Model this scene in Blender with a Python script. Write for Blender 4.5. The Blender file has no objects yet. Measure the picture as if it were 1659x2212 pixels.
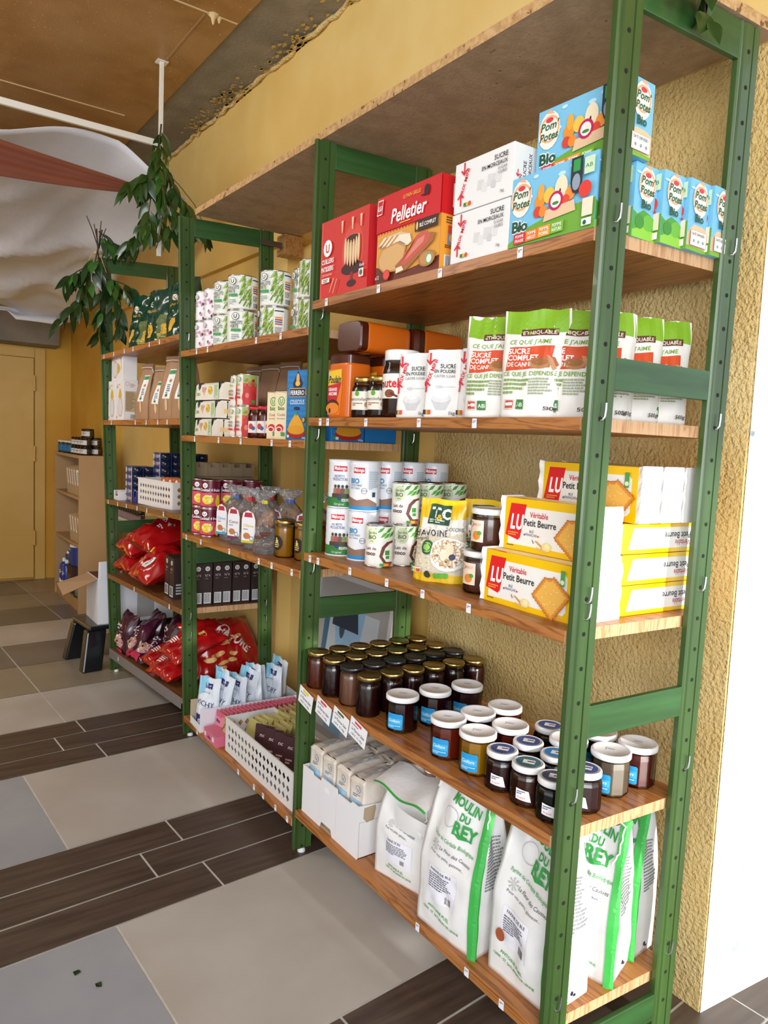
import bpy, math, random
from mathutils import Vector, Matrix, noise
R = random.Random(7)
SC = bpy.context.scene
COL = SC.collection
# ---------------------------------------------------------------- camera
cam = bpy.data.cameras.new('camera'); co = bpy.data.objects.new('camera', cam); COL.objects.link(co)
yaw, pitch, roll = .6148, -.0979, .0471
fw = Vector((math.sin(yaw)*math.cos(pitch), math.cos(yaw)*math.cos(pitch), math.sin(pitch)))
rt0 = Vector((math.cos(yaw), -math.sin(yaw), 0)); up0 = rt0.cross(fw)
rt = rt0*math.cos(roll)+up0*math.sin(roll); up = up0*math.cos(roll)-rt0*math.sin(roll)
m = Matrix((rt, up, -fw)).transposed().to_4x4(); m.translation = (-1.0154, -.8395, 1.2458)
co.matrix_world = m
cam.sensor_fit = 'VERTICAL'; cam.sensor_height = 36; cam.lens = 36*1579.44/2212; cam.clip_start = .02
SC.camera = co
# ---------------------------------------------------------------- light
w = bpy.data.worlds.new('world'); SC.world = w; w.use_nodes = True
bg = w.node_tree.nodes['Background']; bg.inputs[0].default_value = (.86, .93, 1.0, 1); bg.inputs[1].default_value = 1.35
sun = bpy.data.lights.new('sun', 'SUN'); sun.energy = 4.0; sun.angle = math.radians(3.0); sun.color = (1, .96, .9)
so = bpy.data.objects.new('sun', sun); COL.objects.link(so)
so.rotation_euler = Vector((-.05, 1, -.235)).to_track_quat('-Z', 'Y').to_euler(); so.location = (2, -6, 3)
def area(name, loc, direction, sx, sy, e, col):
    l = bpy.data.lights.new(name, 'AREA'); l.shape = 'RECTANGLE'; l.size = sx; l.size_y = sy; l.energy = e; l.color = col
    o = bpy.data.objects.new(name, l); COL.objects.link(o); o.location = loc
    o.rotation_euler = Vector(direction).to_track_quat('-Z', 'Y').to_euler()
area('shopfront_fill', (-1.9, -2.2, 1.7), (.62, 1, -.03), 2.0, 2.0, 85, (.93, .97, 1))  # fill panel added inside the open front to strengthen the daylight
area('upper_rear_fill', (-1.9, 2.6, 2.3), (.75, .25, -.45), 1.4, .5, 26, (1, .95, .88))  # added fill toward the upper rear of the room, no fixture modelled
SC.view_settings.view_transform = 'Standard'; SC.view_settings.look = 'None'; SC.view_settings.gamma = 1
SC.view_settings.exposure = 0.22
SC.cycles.max_bounces = 7; SC.cycles.diffuse_bounces = 4; SC.cycles.glossy_bounces = 3; SC.cycles.transparent_max_bounces = 12
SC.cycles.caustics_reflective = False; SC.cycles.caustics_refractive = False; SC.cycles.sample_clamp_indirect = 6
# ---------------------------------------------------------------- materials
MC = {}
def lin(h):
    h = h.lstrip('#'); h = h if len(h) == 6 else ''.join(c+c for c in h)
    return tuple(((v/12.92) if v <= .04045 else ((v+.055)/1.055)**2.4) for v in (int(h[i:i+2], 16)/255 for i in (0, 2, 4)))+(1,)
def newmat(name):
    mt = bpy.data.materials.new(name); mt.use_nodes = True
    nt = mt.node_tree; return mt, nt, nt.nodes['Principled BSDF']
def C(h, rough=.55, metal=0, coat=0):
    k = (h, rough, metal, coat)
    if k not in MC:
        mt, nt, b = newmat('paint_'+h.strip('#'))
        b.inputs['Base Color'].default_value = lin(h); b.inputs['Roughness'].default_value = rough
        b.inputs['Metallic'].default_value = metal; b.inputs['Coat Weight'].default_value = coat; b.inputs['Coat Roughness'].default_value = .08
        MC[k] = mt
    return MC[k]
def N(nt, typ, **kw):
    n = nt.nodes.new(typ)
    for k, v in kw.items():
        if k in n.inputs: n.inputs[k].default_value = v
        else: setattr(n, k, v)
    return n
def noisy(name, c1, c2, scale=8, stretch=(1, 1, 1), rough=.6, bump=.0, bscale=80, detail=6, c3=None, spots=None, bdist=.004, coat=0, lo=.35, hi=.65):
    k = ('n', name)
    if k in MC: return MC[k]
    mt, nt, b = newmat(name); L = nt.links.new
    tc = N(nt, 'ShaderNodeTexCoord'); mp = N(nt, 'ShaderNodeMapping'); mp.inputs['Scale'].default_value = stretch
    L(tc.outputs['Object'], mp.inputs[0])
    nz = N(nt, 'ShaderNodeTexNoise', Scale=scale, Detail=detail); L(mp.outputs[0], nz.inputs['Vector'])
    cr = N(nt, 'ShaderNodeValToRGB'); L(nz.outputs[0], cr.inputs[0])
    cr.color_ramp.elements[0].position = lo; cr.color_ramp.elements[1].position = hi
    cr.color_ramp.elements[0].color = lin(c1); cr.color_ramp.elements[1].color = lin(c2)
    out = cr.outputs[0]
    if c3:
        n2 = N(nt, 'ShaderNodeTexNoise', Scale=scale*.22, Detail=3); L(tc.outputs['Object'], n2.inputs['Vector'])
        r2 = N(nt, 'ShaderNodeValToRGB'); r2.color_ramp.elements[0].position = .45; r2.color_ramp.elements[1].position = .68; L(n2.outputs[0], r2.inputs[0])
        mx = N(nt, 'ShaderNodeMixRGB'); L(r2.outputs[0], mx.inputs[0]); L(out, mx.inputs[1]); mx.inputs[2].default_value = lin(c3); out = mx.outputs[0]
    if spots:
        n3 = N(nt, 'ShaderNodeTexNoise', Scale=spots[1], Detail=2); L(tc.outputs['Object'], n3.inputs['Vector'])
        r3 = N(nt, 'ShaderNodeValToRGB'); r3.color_ramp.elements[0].position = spots[2]; r3.color_ramp.elements[1].position = spots[2]+.04; L(n3.outputs[0], r3.inputs[0])
        mx = N(nt, 'ShaderNodeMixRGB'); L(r3.outputs[0], mx.inputs[0]); L(out, mx.inputs[1]); mx.inputs[2].default_value = lin(spots[0]); out = mx.outputs[0]
    L(out, b.inputs['Base Color']); b.inputs['Roughness'].default_value = rough; b.inputs['Coat Weight'].default_value = coat
    if bump:
        nb = N(nt, 'ShaderNodeTexNoise', Scale=bscale, Detail=3); L(tc.outputs['Object'], nb.inputs['Vector'])
        bp = N(nt, 'ShaderNodeBump', Strength=bump, Distance=bdist); L(nb.outputs[0], bp.inputs['Height']); L(bp.outputs[0], b.inputs['Normal'])
    MC[k] = mt; return mt
def woodmat(name, c1, c2, axis='y', rough=.38, seams=True, sc=1.0):
    k = ('w', name)
    if k in MC: return MC[k]
    mt, nt, b = newmat(name); L = nt.links.new
    tc = N(nt, 'ShaderNodeTexCoord'); mp = N(nt, 'ShaderNodeMapping')
    st = {'y': (9, .7, 9), 'x': (.7, 9, 9), 'z': (9, 9, .7), 'end': (5, 5, 5)}[axis]
    mp.inputs['Scale'].default_value = tuple(v*sc for v in st); L(tc.outputs['Object'], mp.inputs[0])
    nz = N(nt, 'ShaderNodeTexNoise', Scale=2.2, Detail=5, Distortion=.5); L(mp.outputs[0], nz.inputs['Vector'])
    wv = N(nt, 'ShaderNodeMath', operation='MULTIPLY'); L(nz.outputs[0], wv.inputs[0]); wv.inputs[1].default_value = 9 if axis != 'end' else 16
    fr = N(nt, 'ShaderNodeMath', operation='FRACT'); L(wv.outputs[0], fr.inputs[0])
    cr = N(nt, 'ShaderNodeValToRGB'); L(fr.outputs[0], cr.inputs[0])
    e = cr.color_ramp.elements; e[0].color = lin(c2); e[0].position = 0; e[1].color = lin(c1); e[1].position = .75
    e2 = e.new(.25); e2.color = lin(c1); e3 = e.new(.97); e3.color = lin(c2)
    n2 = N(nt, 'ShaderNodeTexNoise', Scale=60, Detail=4); L(mp.outputs[0], n2.inputs['Vector'])
    mx = N(nt, 'ShaderNodeMixRGB', blend_type='MULTIPLY'); mx.inputs[0].default_value = .25; L(cr.outputs[0], mx.inputs[1]); L(n2.outputs[0], mx.inputs[2])
    L(mx.outputs[0], b.inputs['Base Color']); b.inputs['Roughness'].default_value = rough
    MC[k] = mt; return mt
def thin(name, tint='#ffffff', gloss=.18, body=0.0, bodycol='#ffffff', wrinkle=0, rough=.06):
    """clear glass / clear film: see-through with a sharp sheen"""
    k = ('t', name)
    if k in MC: return MC[k]
    mt = bpy.data.materials.new(name); mt.use_nodes = True; nt = mt.node_tree; L = nt.links.new
    nt.nodes.remove(nt.nodes['Principled BSDF']); out = nt.nodes['Material Output']
    tr = N(nt, 'ShaderNodeBsdfTransparent'); tr.inputs[0].default_value = lin(tint)
    gl = N(nt, 'ShaderNodeBsdfGlossy'); gl.inputs['Roughness'].default_value = rough
    lw = N(nt, 'ShaderNodeLayerWeight', Blend=gloss); ms = N(nt, 'ShaderNodeMixShader'); L(lw.outputs['Fresnel'], ms.inputs[0]); L(tr.outputs[0], ms.inputs[1]); L(gl.outputs[0], ms.inputs[2])
    last = ms.outputs[0]
    if body:
        df = N(nt, 'ShaderNodeBsdfDiffuse'); df.inputs[0].default_value = lin(bodycol)
        m2 = N(nt, 'ShaderNodeMixShader'); m2.inputs[0].default_value = body; L(last, m2.inputs[1]); L(df.outputs[0], m2.inputs[2]); last = m2.outputs[0]
    if wrinkle:
        tc = N(nt, 'ShaderNodeTexCoord'); nb = N(nt, 'ShaderNodeTexNoise', Scale=wrinkle, Detail=2, Distortion=1.5); L(tc.outputs['Object'], nb.inputs['Vector'])
        bp = N(nt, 'ShaderNodeBump', Strength=1.0, Distance=.01); L(nb.outputs[0], bp.inputs['Height']); L(bp.outputs[0], gl.inputs['Normal']); L(bp.outputs[0], lw.inputs['Normal'])
    L(last, out.inputs[0]); MC[k] = mt; return mt
# ---------------------------------------------------------------- mesh building
TXT = {}
def text_geo(s, bold=0):
    k = (s, bold)
    if k not in TXT:
        cu = bpy.data.curves.new('lettering', 'FONT'); cu.body = s; cu.size = 1; cu.resolution_u = 2; cu.offset = bold
        o = bpy.data.objects.new('lettering', cu); me = bpy.data.meshes.new_from_object(o)
        vs = [(v.co.x, v.co.y) for v in me.vertices]; fs = [tuple(p.vertices) for p in me.polygons]
        if vs:
            x0 = min(v[0] for v in vs); x1 = max(v[0] for v in vs); vs = [(a-x0, b) for a, b in vs]
            TXT[k] = (vs, fs, x1-x0)
        else: TXT[k] = ([], [], 0)
        bpy.data.objects.remove(o); bpy.data.curves.remove(cu); bpy.data.meshes.remove(me)
    return TXT[k]
class G:
    def __init__(s): s.v = []; s.f = []; s.mi = []; s.sm = []; s.mats = []
    def m(s, mat):
        if isinstance(mat, str): mat = C(mat)
        if mat not in s.mats: s.mats.append(mat)
        return s.mats.index(mat)
    def add(s, vs, fs, mat, smooth=False):
        b = len(s.v); s.v += [tuple(v) for v in vs]; i = s.m(mat)
        for f in fs: s.f.append(tuple(a+b for a in f)); s.mi.append(i); s.sm.append(smooth)
    def box(s, x0, x1, y0, y1, z0, z1, mat, M=None):
        vs = [Vector(p) for p in ((x0, y0, z0), (x1, y0, z0), (x1, y1, z0), (x0, y1, z0), (x0, y0, z1), (x1, y0, z1), (x1, y1, z1), (x0, y1, z1))]
        if M: vs = [M @ v for v in vs]
        s.add(vs, [(3, 2, 1, 0), (4, 5, 6, 7), (0, 1, 5, 4), (1, 2, 6, 5), (2, 3, 7, 6), (3, 0, 4, 7)], mat)
    def hexa(s, lo, hi, mat):   # 4 low corners, 4 high corners
        s.add(list(lo)+list(hi), [(3, 2, 1, 0), (4, 5, 6, 7), (0, 1, 5, 4), (1, 2, 6, 5), (2, 3, 7, 6), (3, 0, 4, 7)], mat)
    def prism(s, prof, fn, n0, n1, mat, smooth=False):
        """prof: closed 2-D outline; fn(a,b,t)->xyz"""
        n = len(prof); vs = [fn(a, b, n0) for a, b in prof]+[fn(a, b, n1) for a, b in prof]
        s.add(vs, [(i, (i+1) % n, n+(i+1) % n, n+i) for i in range(n)], mat, smooth)
        s.add(vs, [tuple(range(n))[::-1], tuple(range(n, 2*n))], mat)
    def surf(s, fn, ns, nt_, mat, smooth=True, closed=False):
        vs = [fn(i/ns, j/nt_) for j in range(nt_+1) for i in range(ns if closed else ns+1)]; w_ = ns if closed else ns+1
        s.add(vs, [(j*w_+i, j*w_+(i+1) % w_, (j+1)*w_+(i+1) % w_, (j+1)*w_+i) for j in range(nt_) for i in range(ns)], mat, smooth)
    def lathe(s, prof, n, mat, c=(0, 0, 0), smooth=True, cap=True, facet=None):
        vs = []; k = len(prof)
        for r, z in prof:
            for i in range(n):
                a = 2*math.pi*i/n; vs.append((c[0]+r*math.cos(a), c[1]+r*math.sin(a), c[2]+z))
        fs = [(j*n+i, j*n+(i+1) % n, (j+1)*n+(i+1) % n, (j+1)*n+i) for j in range(k-1) for i in range(n)]
        s.add(vs, fs, mat, smooth)
        if cap: s.add(vs, [tuple(range(n))[::-1], tuple(range((k-1)*n, k*n))], mat)
    def tube(s, pts, r, n, mat, r1=None):
        pts = [Vector(p) for p in pts]; K = len(pts); vs = []
        for j, p in enumerate(pts):
            d = (pts[min(j+1, K-1)]-pts[max(j-1, 0)]).normalized(); a = d.orthogonal().normalized() if j == 0 else (pa-d*pa.dot(d)).normalized(); pa = a; b = d.cross(a)
            rr = r if r1 is None else r+(r1-r)*j/(K-1)
            for i in range(n): t = 2*math.pi*i/n; vs.append(p+a*math.cos(t)*rr+b*math.sin(t)*rr)
        s.add(vs, [(j*n+i, j*n+(i+1) % n, (j+1)*n+(i+1) % n, (j+1)*n+i) for j in range(K-1) for i in range(n)], mat, True)
        s.add(vs, [tuple(range(n))[::-1], tuple(range((K-1)*n, K*n))], mat)
    # ---- flat artwork laid on a surface; mp(u,v,h)->xyz
    def art(s, mp, items, L=None, base=0):
        h = .00025*(1+base); inc = .0002 if len(items) < 40 else .008/len(items)
        for it in items:
            k = it[0]
            if k == 'r':
                _, u0, v0, u1, v1, c = it[:6]; s.tri2(mp, [(u0, v0), (u1, v0), (u1, v1), (u0, v1)], [(0, 1, 2), (0, 2, 3)], c, h, L)
            elif k == 'p': P_ = it[1]; s.tri2(mp, P_, [(0, i, i+1) for i in range(1, len(P_)-1)], it[2], h, L)
            elif k == 'e':
                _, cu, cv, ru, rv, c = it[:6]; n = 16; P_ = [(cu, cv)]+[(cu+ru*math.cos(2*math.pi*i/n), cv+rv*math.sin(2*math.pi*i/n)) for i in range(n)]
                s.tri2(mp, P_, [(0, i+1, (i+1) % n+1) for i in range(n)], c, h, L)
            elif k == 'o':      # ring
                _, cu, cv, ru, wd, c = it[:6]; n = 20; P_ = []
                for i in range(n): a = 2*math.pi*i/n; P_ += [(cu+ru*math.cos(a), cv+ru*math.sin(a)), (cu+(ru-wd)*math.cos(a), cv+(ru-wd)*math.sin(a))]
                s.tri2(mp, P_, [t for i in range(n) for t in ((2*i, (2*i+2) % (2*n), 2*i+1), (2*i+1, (2*i+2) % (2*n), (2*i+3) % (2*n)))], c, h, L)
            elif k == 't':      # ('t',str,u,v,height,color,{w,al,b,rot,sk})
                _, st, u, v, sz, c = it[:6]; o = it[6] if len(it) > 6 else {}
                vs, fs, wd = text_geo(st, o.get('b', 0)); fx = (o['w']/wd) if 'w' in o and wd else sz*1.4*o.get('x', 1)
                off = {'l': 0, 'c': -.5, 'r': -1}[o.get('al', 'l')]*wd*fx; a = math.radians(o.get('rot', 0)); ca, sa = math.cos(a), math.sin(a); sk = o.get('sk', 0)
                P_ = []
                for x, y in vs: X = x*fx+off+y*sz*1.4*sk; Y = y*sz*1.4; P_.append((u+X*ca-Y*sa, v+X*sa+Y*ca))
                s.tri2(mp, P_, fs, c, h, L, poly=True)
            elif k == 'l':      # block of small print: ('l',u,v,w,h,n,color)
                _, u, v, wd, hh, n, c = it[:7]; rr = random.Random(int(abs(u)*1e4)+n); P_ = []; F_ = []
                for i in range(n):
                    y = v+hh-(i+.5)*hh/n; t = hh/n*.28; x1 = u+wd*(rr.uniform(.7, 1) if i < n-1 else rr.uniform(.35, .7)); x = u
                    while x < x1-.0005:
                        q = min(x1, x+rr.uniform(.06, .16)*wd); b = len(P_); P_ += [(x, y-t), (q, y-t), (q, y+t), (x, y+t)]; F_ += [(b, b+1, b+2), (b, b+2, b+3)]; x = q+.02*wd
                s.tri2(mp, P_, F_, c, h, L)
            elif k == 'b':      # bar code
                _, u, v, wd, hh = it[:5]; s.tri2(mp, [(u, v), (u+wd, v), (u+wd, v+hh), (u, v+hh)], [(0, 1, 2), (0, 2, 3)], '#f2f2f2', h, L); h += .0002
                rr = random.Random(int(u*1e5) & 1023); P_ = []; F_ = []; x = u+wd*.08
                while x < u+wd*.92:
                    t = rr.choice((.012, .02, .035))*wd; b = len(P_); P_ += [(x, v+hh*.08), (x+t, v+hh*.08), (x+t, v+hh*.95), (x, v+hh*.95)]; F_ += [(b, b+1, b+2), (b, b+2, b+3)]; x += t+rr.choice((.015, .025))*wd
                s.tri2(mp, P_, F_, '#16161a', h, L)
            h += inc
        return h
    def tri2(s, mp, P_, F_, c, h, L, poly=False):
        if L:
            P_ = list(P_); F2 = []; st = []
            for f in F_:
                for i in range(1, len(f)-1): st.append((f[0], f[i], f[i+1]))
            cache = {}
            def mid(a, b):
                k = (min(a, b), max(a, b))
                if k not in cache: P_.append(((P_[a][0]+P_[b][0])/2, (P_[a][1]+P_[b][1])/2)); cache[k] = len(P_)-1
                return cache[k]
            def ln(a, b): return math.hypot(P_[a][0]-P_[b][0], P_[a][1]-P_[b][1])
            while st:
                a, b, c_ = st.pop(); l = [ln(a, b), ln(b, c_), ln(c_, a)]; q = max(l)
                if q <= L or len(F2) > 60000: F2.append((a, b, c_)); continue
                if q == l[0]: m_ = mid(a, b); st += [(a, m_, c_), (m_, b, c_)]
                elif q == l[1]: m_ = mid(b, c_); st += [(a, b, m_), (a, m_, c_)]
                else: m_ = mid(c_, a); st += [(a, b, m_), (m_, b, c_)]
            F_ = F2
        s.add([mp(u, v, h) for u, v in P_], F_, c, False)
    def mesh(s, name, bev=0):
        me = bpy.data.meshes.new(name); me.from_pydata(s.v, [], s.f)
        for mt in s.mats: me.materials.append(mt)
        me.polygons.foreach_set('material_index', s.mi); me.polygons.foreach_set('use_smooth', s.sm); me.update()
        return me
    def obj(s, name, parent=None, bev=0):
        o = bpy.data.objects.new(name, s.mesh(name)); COL.objects.link(o)
        if parent: o.parent = parent
        if bev:
            md = o.modifiers.new('bevel', 'BEVEL'); md.width = bev; md.segments = 2; md.limit_method = 'ANGLE'; md.angle_limit = .7
        return o
def tag(o, label=None, cat=None, group=None, kind=None):
    for k, v in (('label', label), ('category', cat), ('group', group), ('kind', kind)):
        if v: o[k] = v
    return o
def empty(name, loc=(0, 0, 0), rz=0, rx=0, ry=0):
    o = bpy.data.objects.new(name, None); COL.objects.link(o); o.location = loc; o.rotation_euler = (rx, ry, rz); o.empty_display_size = .02; return o
KIDS = {}
def kids(o): return [c for c in bpy.data.objects if c.parent == o]
def reg(o): KIDS[o.name] = [(c, [g for g in kids(c)]) for c in kids(o)]; return o
def put(proto, label, loc, rot=0, group=None, used=set(), scale=1, cat=None):
    """first call moves the prototype itself, later calls copy it with its parts"""
    if proto.name not in used: used.add(proto.name); reg(proto); o = proto
    else:
        o = proto.copy(); COL.objects.link(o)
        for c, gs in KIDS[proto.name]:
            d = c.copy(); COL.objects.link(d); d.parent = o
            for g_ in gs: e_ = g_.copy(); COL.objects.link(e_); e_.parent = d
    o.location = loc; o.rotation_euler = rot if isinstance(rot, tuple) else (0, 0, rot)
    if scale != 1: o.scale = scale if isinstance(scale, tuple) else (scale,)*3
    o['label'] = label
    if group: o['group'] = group
    if cat: o['category'] = cat
    return o
def ref(dx, dy, dz, U, V, Nn):
    O_ = Vector((dx, dy, dz)); U = Vector(U); V = Vector(V); Nn = Vector(Nn)
    return lambda u, v, h: O_+U*u+V*v+Nn*h
def face(w_, d, h, side):
    return {'f': ref(-w_/2, -d/2, 0, (1, 0, 0), (0, 0, 1), (0, -1, 0)), 'r': ref(w_/2, -d/2, 0, (0, 1, 0), (0, 0, 1), (1, 0, 0)),
            'l': ref(-w_/2, d/2, 0, (0, -1, 0), (0, 0, 1), (-1, 0, 0)), 't': ref(-w_/2, -d/2, h, (1, 0, 0), (0, 1, 0), (0, 0, 1)),
            'k': ref(w_/2, d/2, 0, (-1, 0, 0), (0, 0, 1), (0, 1, 0))}[side]
def cylmap(r, z0=0, a0=0): return lambda u, v, h: Vector(((r+h)*math.sin(u/r+a0), -(r+h)*math.cos(u/r+a0), z0+v))
def Ulogo(u, v, r, ring='#222222', fill='#ffffff', ink='#222222'):
    return [('e', u, v, r, r, ring), ('e', u, v, r*.86, r*.86, fill), ('t', 'U', u, v-r*.5, r*.98, ink, {'al': 'c', 'b': .03})]
def aim(x, y): return math.atan2(-1.0154-x, .8395+y)   # turn a front toward the shop entrance side
A = -math.pi/2          # turned to face the aisle
def carton(name, w_, d, h, col, arts, cat, bev=.0012, top=None):
    g = G(); g.box(-w_/2, w_/2, -d/2, d/2, 0, h, col)
    for sd, items in arts.items(): g.art(face(w_, d, h, sd), items)
    o = g.obj(name, bev=bev); o['category'] = cat; return o
# ================================================================ the room
def structure(name, g, bev=0): o = g.obj(name, bev=bev); o['kind'] = 'structure'; return o
ROUGH = noisy('rough_yellow_plaster', '#e0c07c', '#ead092', 5, rough=.7, bump=1.0, bscale=110, bdist=.011, c3='#dab56c')
SMOOTH = noisy('smooth_yellow_plaster', '#e6c474', '#eed086', 4, rough=.7, c3='#e0b45a', bump=.15, bscale=30)
DEEP = noisy('deep_yellow_plaster', '#d2a43c', '#dcb248', 4, rough=.7, c3='#c8922e', bump=.1, bscale=30)
WHITEW = noisy('flaking_white_plaster', '#e4e8ea', '#f4f4f0', 6, rough=.75, spots=('#a3a9b4', 14, .66), bump=.3, bscale=40)
GREYW = noisy('grey_cement', '#857f72', '#989082', 9, rough=.85, bump=.6, bscale=70, c3='#7a766c')
CEIL = noisy('brown_ceiling_board', '#9c7340', '#ad824e', 10, rough=.40, c3='#b58f62', spots=('#d9bd92', 95, .68), bump=.15, bscale=120)
# tiled floor: one polygon per tile over a grout bed, grid turned a little against the shelves
th = .0605; ex = Vector((math.cos(th), math.sin(th), 0)); ey = Vector((-math.sin(th), math.cos(th), 0))
fl = G(); grout = noisy('pale_grout', '#c9c6be', '#d8d5cc', 20, rough=.7)
fl.add([ex*a+ey*b+Vector((0, 0, -.002)) for a, b in ((-4, -4), (4, -4), (4, 7.5), (-4, 7.5))], [(0, 1, 2, 3)], grout)
LT = noisy('light_stone_tile', '#b3aca4', '#bfbab3', 3.5, rough=.33, c3='#a79e93'); BT = noisy('blue_grey_tile', '#9a9da3', '#a6a8ac', 4, rough=.33, c3='#8f9298')
DT = noisy('dark_stone_tile', '#6e6862', '#7b756d', 4, rough=.33, c3='#67625c'); TT = noisy('taupe_tile', '#8f8574', '#9b917f', 4, rough=.33, c3='#877d6b')
PL = noisy('dark_wood_look_tile', '#45382f', '#5a4b40', 7, stretch=(.6, 7, 1), rough=.4, c3='#4d3f36')
def tile(a0, a1, b0, b1, mt, gp=.003):
    a0 += gp; a1 -= gp; b0 += gp; b1 -= gp
    fl.add([ex*a+ey*b for a, b in ((a0, b0), (a1, b0), (a1, b1), (a0, b1))], [(0, 1, 2, 3)], mt)
def row(b0, b1, mts, cut, wid, gp=.003):
    for i in range(-8, 8): tile(cut+i*wid, cut+(i+1)*wid, b0, b1, mts[i % len(mts)], gp)
bands = [(.96, 1.376, None)]
for k0, cuts in ((.96, (-.1775, -.311, -.178)), (1.94, (-.18, -.30, -.179)), (-.02, (-.18, -.31, -.18))):
    for i in range(3): row(k0+i*.139, k0+(i+1)*.139, [PL], cuts[i], .93)
row(.397, .96, [LT, BT], -.473, .93); row(1.377, 1.94, [LT, BT], -.475, .93)
[row(-.02-(i+1)*.139, -.02-i*.139, [PL], (.594, .45, .594)[i], .93) for i in range(3)]; row(-1.1, -.437, [DT, LT], -.475, .93); row(-4, -1.1, [LT, BT], -.475, .93)
for b0, b1, ms, cut in ((2.357, 2.785, [LT, LT], -.218), (2.785, 3.22, [TT, TT], -.218), (3.22, 3.635, [DT, DT], -.218), (3.635, 4.10, [LT, LT], -.218+.45), (4.10, 4.51, [DT, DT], .231), (4.51, 4.97, [TT, TT], .231), (4.97, 5.44, [TT, DT], .231), (5.44, 7.5, [TT], .231)):
    row(b0, b1, ms, cut, .93)
structure('floor', fl)
# walls
def wallquad(g, a, b, z0, z1, mt, n=1): g.add([(a[0], a[1], z0), (b[0], b[1], z0), (b[0], b[1], z1), (a[0], a[1], z1)], [(0, 1, 2, 3)], mt)
g = G()    # rough pier beside the nearest bay, its foot a little proud
g.hexa([(.487, -.028, 0), (.9, -.06, 0), (.9, .99, 0), (.487, .99, 0)], [(.445, -.028, 2.06), (.9, -.06, 2.06), (.9, .99, 2.06), (.445, .99, 2.06)], ROUGH)
structure('wall_right', g)
g = G(); g.add([(.489, -.031, 0), (1.9, -.16, 0), (1.9, -.16, 2.3), (.449, -.031, 2.3)], [(0, 1, 2, 3)], WHITEW); structure('wall_reveal', g)
g = G(); g.box(.53, .9, .98, 2.05, 0, 2.06, SMOOTH); structure('wall_niche', g)
g = G(); g.box(.46, .9, 2.05, 4.55, 0, 2.06, SMOOTH); g.box(.325, .9, 4.55, 6, 0, 2.1, DEEP); structure('wall_right_far', g)
g = G(); g.box(.43, .9, -.03, 6, 2.06, 2.82, SMOOTH); structure('wall_right_upper', g)
g = G(); g.box(.43, .9, -3.5, -.03, 2.3, 2.82, SMOOTH); structure('wall_lintel_right', g)
g = G()    # ragged plaster lip and bare cement strip between wall and ceiling
rr = random.Random(3); pts = [(.43-.02*rr.random(), -.1+i*.05, 2.79+.02*rr.random()) for i in range(95)]
g.tube(pts, .011, 5, ROUGH); structure('trim_1', g)
g = G(); g.add([(.16, -3, 2.795), (.43, -3, 2.805), (.43, 6, 2.805), (.16, 6, 2.795)], [(0, 1, 2, 3)], GREYW)
for i in range(420):
    y = R.choice((1.35, 1.9, 2.05, 2.45, 2.6, 2.9))+R.gauss(0, .10); x = .43-R.random()**2.2*.10; q = R.uniform(.002, .010)
    g.add([(x+q*math.cos(a)*(.6+R.random()*.5), y+1.8*q*math.sin(a)*(.6+R.random()*.5), 2.7935) for a in [k*.785 for k in range(8)]], [tuple(range(8))], '#c9a95e')
structure('ceiling_strip', g)
g = G(); g.box(-4, .16, -3.5, 6, 2.79, 2.86, CEIL)
g.box(-4, .155, 1.93, 1.937, 2.787, 2.79, '#d9bf92'); g.box(-4, .05, 3.06, 3.068, 2.787, 2.79, '#d9bf92'); g.box(.03, .036, 1.95, 2.4, 2.788, 2.79, '#ab8a63')
g.lathe([(.022, 0), (.009, -.012), (.003, -.035)], 7, '#d9c08f', c=(.06, 1.935, 2.79)); g.lathe([(.012, 0), (.006, -.01), (.003, -.02)], 7, '#d9c08f', c=(.085, 1.94, 2.79)); structure('ceiling', g)
g = G()    # back wall with flush painted door
def bw(x): return 5.525+.02*(x-.056)
wallquad(g, (-2.6, bw(-2.6)), (.9, bw(.9)), 0, 2.8, DEEP); structure('wall_back', g)
g = G(); DOORM = noisy('door_paint', '#d3ad62', '#dab86e', 5, rough=.5, c3='#cfa550')
g.box(-.95, .045, bw(0)-.028, bw(0)-.004, .02, 1.752, DOORM)
for z in (1.50, .95, .28):
    g.lathe([(.011, 0), (.011, .12)], 8, DOORM, c=(.048, bw(0)-.034, z))
structure('door_1', g, bev=.002)
g = G(); g.box(.055, .13, bw(0)-.018, bw(0)-.0045, 0, 1.83, DOORM); g.box(-1.0, .053, bw(0)-.018, bw(0)-.0045, 1.758, 1.83, DOORM); structure('trim_2', g, bev=.002)
g = G(); g.prism([(5.53, 1.84), (5.40, 1.86), (5.15, 2.8), (5.53, 2.8)], lambda a, b, t: (t, a, b), -2.6, .21, GREYW); structure('wall_back_slope', g)
g = G(); wallquad(g, (-2.6, 6), (-2.6, 1.8), 0, 2.8, SMOOTH); structure('wall_left', g)
g = G(); FRONT = C('#c9c2b4'); g.box(-.75, .13, -2.4, -2.2, 0, 2.8, FRONT); g.box(.13, 1.9, -2.4, -2.2, 1.80, 2.8, FRONT); structure('sun_block_front', g)  # unseen pier and lintel, added and sized to block the sun
g = G(); g.box(-6, 4, -9, -3.5, -.06, -.005, '#b9b4aa'); structure('floor_outside', g)
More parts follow.
